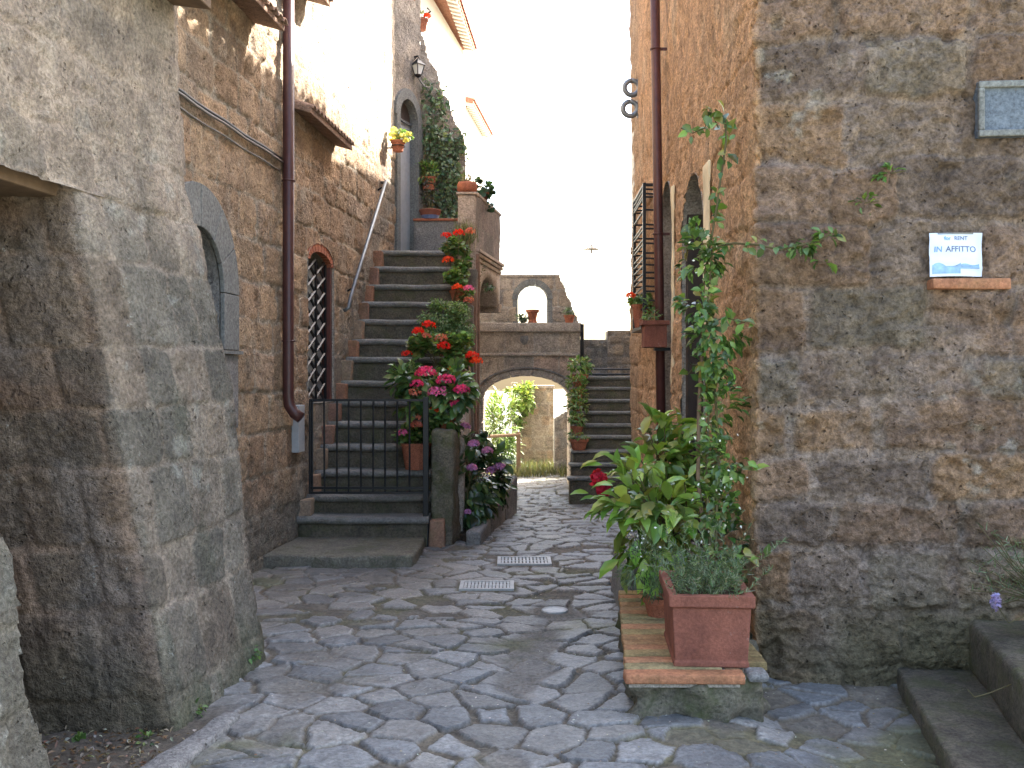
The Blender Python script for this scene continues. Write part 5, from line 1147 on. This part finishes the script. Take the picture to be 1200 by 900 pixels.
lm = LM(); pts_ = np.array([AT(690, 578, 6.6), AT(702, 585, 6.6), AT(706, 545, 6.6), AT(716, 555, 6.6), AT(722, 565, 6.6), AT(715, 530, 6.6), AT(700, 540, 6.6)]); lm.put(T_BIG, pts_, np.array([[-1, -.2, -.15]] * 7) + unit(7) * .3, np.array([[0, -.5, 1]] * 7) + unit(7) * .3, .13, .05, greens(7, LIME)); lm.build("drooping_leaves", M['gleaf'], bb)
MB().tube([AT(740, 560, 6.7), AT(722, 560, 6.62), AT(704, 563, 6.6)], .005, 5).build("flower_stem", M['stem'], bb, usecol=False)
# small spiky potted plant between ledge and trough
b = V3(.845, 5.72, .212); t = thing("small_potted_plant", "small terracotta bowl with trailing spiky greenery tucked behind the trough on the bricks", "potted plant", b); pot(t, b.x, b.y, b.z, .085, .11, M['terra']); lm = LM()
blob(lm, AT(752, 660, 5.6), (.13, .13, .13), 420, T_NEEDLE, .06, .007, [(.10, .15, .07), (.15, .2, .1), (.06, .1, .04)]); blob(lm, AT(766, 690, 5.6), (.08, .08, .06), 160, T_NEEDLE, .05, .007, [(.05, .09, .03), (.08, .13, .05)]); lm.build("foliage", M['leaf'], t)
lm = LM(); n = 24; lm.put(T_PETAL, np.array(AT(748, 640, 5.5)) + RNG.normal(size=(n, 3)) * .06, unit(n), unit(n), .016, .012, np.full((n, 3), .7)); lm.build("white_flowers", M['petal'], t)
b = V3(1.19, 5.62, .212); t = thing("small_potted_plant", "orange clay pot almost hidden in leaves between the trough and the ochre wall", "potted plant", b); pot(t, b.x, b.y, b.z, .1, .18, M['terra']); lm = LM()
blob(lm, AT(848, 640, 5.6), (.12, .1, .2), 150, T_LEAF, .07, .04, [(.08, .15, .04), (.05, .1, .03)]); lm.build("foliage", M['gleaf'], t)

# lavender in shade at the right edge
b = V3(2.56, 4.86, .30); t = thing("lavender_bush", "straggly lavender with one mauve spike on the upper dark step", "lavender", b); lm = LM(); d = MB(); pot(t, b.x + .14, b.y, b.z, .09, .16, M['oldterra'])
for k in range(60):
    a = rnd.uniform(0, 6.28); tip = b + V3(.05 + math.cos(a) * rnd.uniform(.05, .38) - .05, math.sin(a) * .25, rnd.uniform(.12, .55)); m_ = b.lerp(tip, .55) + V3(0, 0, .1)
    d.tube([b + V3(.1, 0, .17), m_, tip], [.003, .0025, .002], 5); n = 26
    s_ = RNG.uniform(.2, 1, n)[:, None]; P = np.array(b + V3(.1, 0, .17)) * (1 - s_) + np.array(tip) * s_ + np.array([0, 0, .1]) * (s_ * (1 - s_) * 2); lm.put(T_NEEDLE, P, unit(n) + np.array([0, 0, .5]), unit(n), RNG.uniform(.03, .06, n), .005, greens(n, SILV, .2))
c = AT(1167, 705, 4.7); d.tube([b + V3(.1, 0, .18), AT(1182, 730, 4.7), AT(1170, 712, 4.7), c], .0025, 5); d.tube([b + V3(.1, -.1, .2), AT(1190, 800, 4.4), AT(1160, 812, 4.35), AT(1142, 817, 4.35), AT(1134, 808, 4.35)], .003, 5)
d.build("lavender_stems", M['stem'], t, usecol=False); lm.build("foliage", M['leaf'], t); flower(t, c + V3(0, 0, .0), .018, 60, (.36, .30, .55), .016, "flower_spike", flat=2.0, half=False)

# ------------------------------------------------------------------ pots on far steps
def small_pot(name, label, loc, r, h, fol_r, n, grp, pal=GER, T=T_LEAF, ln=.06, wd=.03, potmat=None, cat="potted plant", fz=.10):
    t = thing(name, label, cat, loc, grp); x, y, z = loc; pot(t, x, y, z, r, h, potmat); lm = LM(); blob(lm, (x, y, z + h + fz), fol_r, n, T, ln, wd, pal, clumps=8); lm.build("foliage", M['leaf'], t); return t
FSG = "potted plants up the far steps"
wide = thing("potted_plant", "wide low terracotta bowl of greenery, lowest on the far steps' edge", "potted plant", (RSY[2] * 0 + .92, RSY[2] + .13, RSZ[2]), FSG)
x, y, z = wide.location; MB().lathe([(0, 0), (.085, 0), (.12, .11), (.135, .115), (.135, .15), (.115, .15), (.0, .135)], x, y, z, 20).build("pot", M['terra'], wide, usecol=False); lm = LM(); blob(lm, (x, y, z + .19), (.14, .13, .07), 200, T_LEAF, .06, .025, GER); lm.build("foliage", M['leaf'], wide)
p0 = small_pot("potted_plant", "small clay pot with loose greenery, second from the bottom of the far steps", ((676 - 600) / F * (RSY[3] + .1), RSY[3] + .12, RSZ[3]), .085, .13, (.13, .12, .09), 190, FSG)
for i, (px, sc_, lb) in enumerate(((676, 1.1, "clay pot with spreading leaves, third from the bottom of the far steps"), (676, 1.05, "clay pot with dark leaves, fourth from the bottom of the far steps"), (675, 1.15, "clay pot under arching leaves, second from the top of the far steps"), (677, 1.45, "topmost and bushiest potted plant on the far steps beside the bridge"))):
    j = 4 + i; Yp = RSY[j] + .13; copy_thing(p0, ((px - 600) / F * Yp + .01 * i, Yp, RSZ[j]), lb, sc_, rnd.uniform(0, 6))
# ------------------------------------------------------------------ pots on the bridge, walls, landing
zc = bz(378)
t = thing("clay_urn", "empty orange clay pot standing in the arched opening above the bridge", "pot", (BX(624, 16.05), 16.05, zc), "pots on the bridge parapet"); MB().lathe([(0, 0), (.075, 0), (.07, .02), (.06, .05), (.085, .16), (.105, .165), (.11, .21), (.095, .21), (.08, .15), (0, .12)], t.location.x, 16.05, zc, 20).build("body", M['terra'], t, usecol=False)
small_pot("potted_plant", "dark low succulent bowl beside the clay pot in the arched opening", (BX(613, 16.05), 16.05, zc), .06, .06, (.12, .06, .05), 120, "pots on the bridge parapet", DARKG, T_NEEDLE, .09, .022, M['rub'], fz=.02)
small_pot("potted_plant", "round green cushion plant in a clay pot on the bridge's right end", (BX(667, 16.02), 16.02, zc), .085, .12, (.09, .09, .08), 260, "pots on the bridge parapet", [(.12, .17, .09), (.09, .14, .06)], T_NEEDLE, .05, .014, fz=.06)
# pillar bowl and plants on the terrace
t = thing("clay_bowl", "round terracotta bowl with dry stalks capping the landing's pillar", "pot", (-.565, 12.47, 3.895)); x, y, z = t.location; MB().lathe([(0, 0), (.09, 0), (.125, .03), (.128, .10), (.115, .135), (.10, .135), (0, .11)], x, y, z, 22).build("bowl", M['terra'], t, usecol=False, smooth=True); lm = LM(); n = 60; lm.put(T_NEEDLE, np.array([x, y, z + .12]) + RNG.normal(size=(n, 3)) * .035, unit(n) * .5 + np.array([.1, 0, .9]), unit(n), RNG.uniform(.08, .18, n), .010, greens(n, [(.2, .18, .08), (.12, .14, .05)])); lm.build("dry_stalks", M['leaf'], t)
q = TP(.75, -.06, 3.925); t = thing("trailing_plant", "dark leafy plant spilling over the landing parapet against the sky", "potted plant", q); pot(t, q.x, q.y, q.z, .09, .12, M['oldterra']); lm = LM(); blob(lm, q + V3(.03, 0, .17), (.16, .18, .13), 110, T_ROUND, .075, .08, [(.04, .08, .04), (.06, .11, .05)], clumps=7); blob(lm, q + V3(.12, -.05, -.02), (.07, .1, .13), 30, T_ROUND, .06, .065, [(.04, .08, .04)], clumps=4); lm.build("foliage", M['leaf'], t)
t = thing("blue_bowl", "brown bowl on a blue glazed base holding a dark shrub behind the landing", "potted plant", (-1.14, 13.79, 3.775)); x, y, z = t.location; MB().lathe([(0, 0), (.11, 0), (.13, .05), (0, .05)], x, y, z, 18).build("blue_base", M['blue'], t, usecol=False); MB().lathe([(0, .05), (.13, .05), (.16, .12), (.15, .13), (0, .11)], x, y, z, 18).build("pot", M['oldterra'], t, usecol=False); lm = LM(); blob(lm, (x, y, z + .36), (.13, .1, .22), 170, T_LEAF, .05, .022, [(.04, .035, .035), (.06, .05, .05), (.04, .05, .03)]); lm.build("foliage", M['leaf'], t); stems(t, (x, y, z + .1), [(x + .08, y, z + .5), (x - .06, y, z + .45), (x, y, z + .55)], .008)
def BP(u, off, z): return B + dBC * u + nBC * off + V3(0, 0, z)
q = BP(.06, .14, 0); q.z = at(500, 221, 14.0)[2]; t = thing("wall_pot", "red terracotta pot with bright green leaves fixed on the ivy wall beside the tall doorway", "wall pot", q, "wall pots"); pot(t, q.x, q.y, q.z, .11, .18); lm = LM(); blob(lm, q + V3(0, -.02, .25), (.18, .12, .13), 300, T_LEAF, .07, .03, GER); lm.build("foliage", M['leaf'], t); MB().torus(q + V3(0, 0, .08), (0, 0, 1), .108, .008, 20, 6).build("hoop", M['iron'], t, usecol=False)
q = V3(*at(467, 178, 12.9)); q = LP(12.9, .16, q.z); t = thing("wall_pot", "sunlit pot of pale yellow flowers hung on the tan wall left of the tall doorway", "wall pot", q, "wall pots"); pot(t, q.x, q.y, q.z, .09, .14); lm = LM(); blob(lm, q + V3(0, 0, .19), (.16, .13, .10), 180, T_LEAF, .05, .03, GER); lm.build("foliage", M['leaf'], t)
for k in range(7): flower(t, q + V3(rnd.uniform(-.13, .14), rnd.uniform(-.12, .05), rnd.uniform(.12, .30)), .035, 22, (.75, .68, .25), .028)
MB().tube([LP(12.9, .0, q.z + .05), q + V3(-.02, 0, .05)], .01, 6).torus(q + V3(0, 0, .07), (0, 0, 1), .09, .007, 18, 6).build("bracket", M['iron'], t, usecol=False)
for (px, py, Yd, lb, bp_) in ((494, 36, 15.2, "sunlit orange pot with red flowers on an iron arm high beside the far eave", ((-.0), 0)), (479, 8, 14.0, "highest orange pot, cut by the top of the picture, above the lantern", (0, 0))):
    q = AT(px, py, Yd); t = thing("wall_pot", lb, "wall pot", q, "wall pots"); pot(t, q.x, q.y, q.z, .10, .17); lm = LM(); blob(lm, q + V3(0, 0, .22), (.14, .12, .08), 130, T_LEAF, .05, .03, GER); lm.build("foliage", M['leaf'], t); flower(t, q + V3(.09, -.05, .21), .05, 40, SCAR, .028)
    w_ = V3(-1.32 - .02, q.y, q.z) if Yd < 15 else V3(-1.30, q.y, q.z); MB().tube([w_ + V3(0, 0, .35), w_ + V3(.05, 0, .30), q + V3(-.06, 0, .12), q + V3(-.02, 0, -.02), q + V3(-.02, 0, -.16)], .013, 6).build("iron_arm", M['iron'], t, usecol=False)
# pots at the grille
q = RP(10.35, .10, zb2 + .012); t = thing("potted_plant", "brown pot with a red geranium bloom standing in the foot of the iron grille", "potted plant", q, "pots on the ochre wall"); pot(t, q.x, q.y, q.z, .10, .24, M['terra']); lm = LM(); blob(lm, q + V3(0, 0, .31), (.13, .3, .10), 200, T_ROUND, .055, .06, GER); lm.build("foliage", M['leaf'], t); flower(t, q + V3(-.10, .1, .34), .045, 40, SCAR, .025)
q = RP(8.95, .135, 0); q.z = at(782, 407, 8.9)[2]; t = thing("wall_pot", "square ribbed brown planter bracketed on the ochre wall below the pale strip", "wall pot", q, "pots on the ochre wall")
d = MB()
for (z0, z1, h0) in ((0, .20, .10), (.20, .24, .122)): d.extrude([q + V3(-h0, -h0, z0), q + V3(h0, -h0, z0), q + V3(h0, h0, z0), q + V3(-h0, h0, z0)], (0, 0, z1 - z0 - .001))
for k in range(7): d.extrude([q + V3(-.085 + k * .027, -.104, .005), q + V3(-.075 + k * .027, -.104, .005), q + V3(-.075 + k * .027, -.1, .005), q + V3(-.085 + k * .027, -.1, .005)], (0, 0, .19))
d.build("planter_box", M['oldterra'], t, usecol=False, bevel=.004); lm = LM(); blob(lm, q + V3(0, 0, .29), (.11, .12, .07), 90, T_LEAF, .045, .02, GER); blob(lm, q + V3(-.07, 0, .36), (.04, .04, .10), 40, T_LEAF, .05, .02, GER); lm.build("foliage", M['leaf'], t)
MB().extrude([q + V3(.0, -.05, -.03), q + V3(.14, -.05, -.03), q + V3(.14, .05, -.03), q + V3(.0, .05, -.03)], (0, 0, .028)).build("bracket", M['iron'], t, usecol=False)

# ivy on the end wall of the door house
iv = thing("ivy", "grey green ivy covering the end wall between the tall doorway and the landing pillar", "ivy", (-1.0, 14.3, 3.2)); lm = LM()
us_ = RNG.uniform(.0, LBC, 5200); vs_ = RNG.uniform(3.3, 6.35, 5200); topl = 6.25 - us_ * 1.6 ; dens_ = vnoise(uv3(us_ * 4, vs_ * 3), 77) * .5 + .55 - .5 * np.abs(us_ / LBC - .55) - .25 * (vs_ - 4.6).clip(0, 2) * (us_ / LBC > .6)
ok = (vs_ < topl) & (RNG.uniform(0, 1, 5200) < dens_ + .05); us_, vs_ = us_[ok], vs_[ok]; n = len(us_)
P = np.array(B) + us_[:, None] * np.array(dBC) + np.array(nBC) * (.02 + .10 * RNG.uniform(0, 1, (n, 1)) ** 1.5 * (1.2 + vnoise(uv3(us_ * 5, vs_ * 5), 5)[:, None])); P[:, 2] = vs_
lm.put(T_LEAF, P, unit(n) + np.array([0, -.3, -.6]), np.array(nBC) + unit(n) * .6 + np.array([0, 0, .3]), RNG.uniform(.05, .09, n), RNG.uniform(.03, .055, n), greens(n, IVYG)); lm.build("foliage", M['leaf'], iv)
d = MB()
for k in range(7): d.tube([BP(.05 + .1 * k, .02, 3.2), BP(.12 + .08 * k, .03, 4.2), BP(.05 + .07 * k, .025, 5.2)], .010, 5)
d.build("ivy_stem", M['stem'], iv, usecol=False)

# ------------------------------------------------------------------ greenery beyond the arch
SUNG = [(.14, .22, .05), (.20, .28, .08), (.09, .15, .04), (.24, .30, .12)]
t = thing("oleander_bush", "tall sunlit oleander bush beyond the left side of the bridge arch", "bush", (-.25, 19.3, -.25)); lm = LM(); blob(lm, (-.22, 19.3, .55), (.34, .4, .75), 1300, T_NEEDLE, .17, .035, SUNG, clumps=16); blob(lm, (-.1, 19.0, .1), (.25, .3, .35), 500, T_NEEDLE, .14, .03, [(.05, .09, .03), (.08, .13, .04)]); lm.build("foliage", M['leaf'], t); stems(t, (-.2, 19.3, -.25), [(-.4, 19.3, .9), (0, 19.3, .9), (-.2, 19.2, 1.2), (-.55, 19.3, .6)], .015)
t = thing("climbing_vine", "bright sunlit creeper hanging over the gate pier beyond the arch", "climbing plant", (.2, 19.95, .6)); lm = LM(); blob(lm, (.22, 19.9, 1.15), (.32, .2, .30), 700, T_LEAF, .10, .06, [(.22, .32, .07), (.28, .36, .10), (.14, .22, .05)], clumps=12); blob(lm, (.1, 19.9, .75), (.16, .15, .3), 260, T_LEAF, .09, .05, GER); lm.build("foliage", M['leaf'], t); stems(t, (.05, 19.95, -.2), [(.1, 19.93, .8), (.25, 19.9, 1.1), (.35, 19.9, 1.25)], .012)
n = 2600; P = np.stack([RNG.uniform(-.5, 1.2, n), RNG.uniform(17.9, 19.9, n), np.full(n, -.26)], -1); keep_ = (fbm(P * np.array([1, 1, 0]), 1.3, 3, 8) + .35 * sstep(17.9, 18.8, P[:, 1]) + .4 * (P[:, 0] > .05)) > .25; P = P[keep_]; n = len(P); lm = LM()
lm.put(T_NEEDLE, P, unit(n) * .5 + np.array([0, 0, 1.0]), unit(n), RNG.uniform(.10, .28, n), .012, greens(n, [(.085, .10, .04), (.12, .12, .06), (.055, .075, .025), (.15, .14, .08)])); tag(lm.build("grass", M['leaf'], None, loc=(.4, 18.8, -.26)), "wild pale green grass at the foot of the gate pier beyond the arch", "grass", None, 'stuff')
for (cx_, cy_, cz_, r_, lb, pal) in ((-1.6, 23.5, .4, 1.0, "sunlit leafy tree-like shrub at the far edge beyond the arch, left", SUNG),):
    t = thing("garden_shrub", lb, "shrub", (cx_, cy_, -.3)); lm = LM(); blob(lm, (cx_, cy_, cz_), (r_, .6, .8), 1500, T_LEAF, .12, .06, pal, clumps=20); lm.build("foliage", M['leaf'], t); stems(t, (cx_, cy_, -.3), [(cx_ + .4, cy_, .8), (cx_ - .4, cy_, .8), (cx_, cy_, 1)], .02)

# weeds and litter at the foot of the walls
def weed(px, py, Yd, r_, n, lb, T=T_LEAF, ln=.035, wd=.018):
    b = AT(px, py, Yd); t = thing("weed", lb, "weed", b, "weeds at the foot of the battered house"); lm = LM(); blob(lm, b + V3(0, 0, r_ * .7), (r_, r_, r_), n, T, ln, wd, [(.12, .2, .05), (.07, .13, .035)], clumps=5); lm.build("foliage", M['leaf'], t)
weed(291, 772, 5.35, .055, 60, "grey green weed tuft at the far end of the battered wall's foot")
weed(226, 838, 4.62, .04, 40, "tiny bright weed where the kerb stone meets the battered wall", ln=.03)
weed(172, 876, 4.32, .05, 50, "low weed growing from the leaf litter by the kerb stone", ln=.03)
weed(100, 882, 4.34, .045, 45, "round-leaved weed in the corner of the dark doorway", T_ROUND, .03, .03)
n = 900; Yl = RNG.uniform(3.3, 4.42, n); Xl = RNG.uniform(-2.2, -1.40, n) + .10 * (Yl - 4.4); ok = (Xl > -2.3); P = np.stack([Xl, Yl, zg(Xl, Yl) + .012 + .02 * RNG.uniform(0, 1, n)], -1); lm = LM()
lm.put(T_LEAF, P, unit(n) * np.array([1, 1, .25]), np.array([0, 0, 1.0]) + unit(n) * .5, RNG.uniform(.012, .04, n), RNG.uniform(.008, .02, n), greens(n, [(.14, .09, .05), (.22, .17, .11), (.09, .06, .04), (.32, .29, .24), (.18, .10, .05)])); tag(lm.build("leaf_litter", M['leaf'], None, loc=(-1.7, 3.9, 0)), "dry brown leaf litter along the shaded doorway at lower left", "litter", None, 'stuff')
n = 700; Xl = RNG.uniform(-1.3, 2.0, n); Yl = RNG.uniform(3.9, 8.5, n); P = np.stack([Xl, Yl, zg(Xl, Yl) + .020], -1); lm = LM()
lm.put(T_PETAL, P, unit(n) * np.array([1, 1, .1]), np.array([0, 0, 1.0]) + unit(n) * .2, RNG.uniform(.006, .017, n), RNG.uniform(.005, .012, n), greens(n, [(.5, .5, .46), (.3, .25, .18), (.2, .13, .08), (.6, .58, .55)])); tag(lm.build("petal_litter", M['petal'], None, loc=(.2, 6, 0)), "scattered pale fallen petals and crumbs on the flagstones", "litter", None, 'stuff')
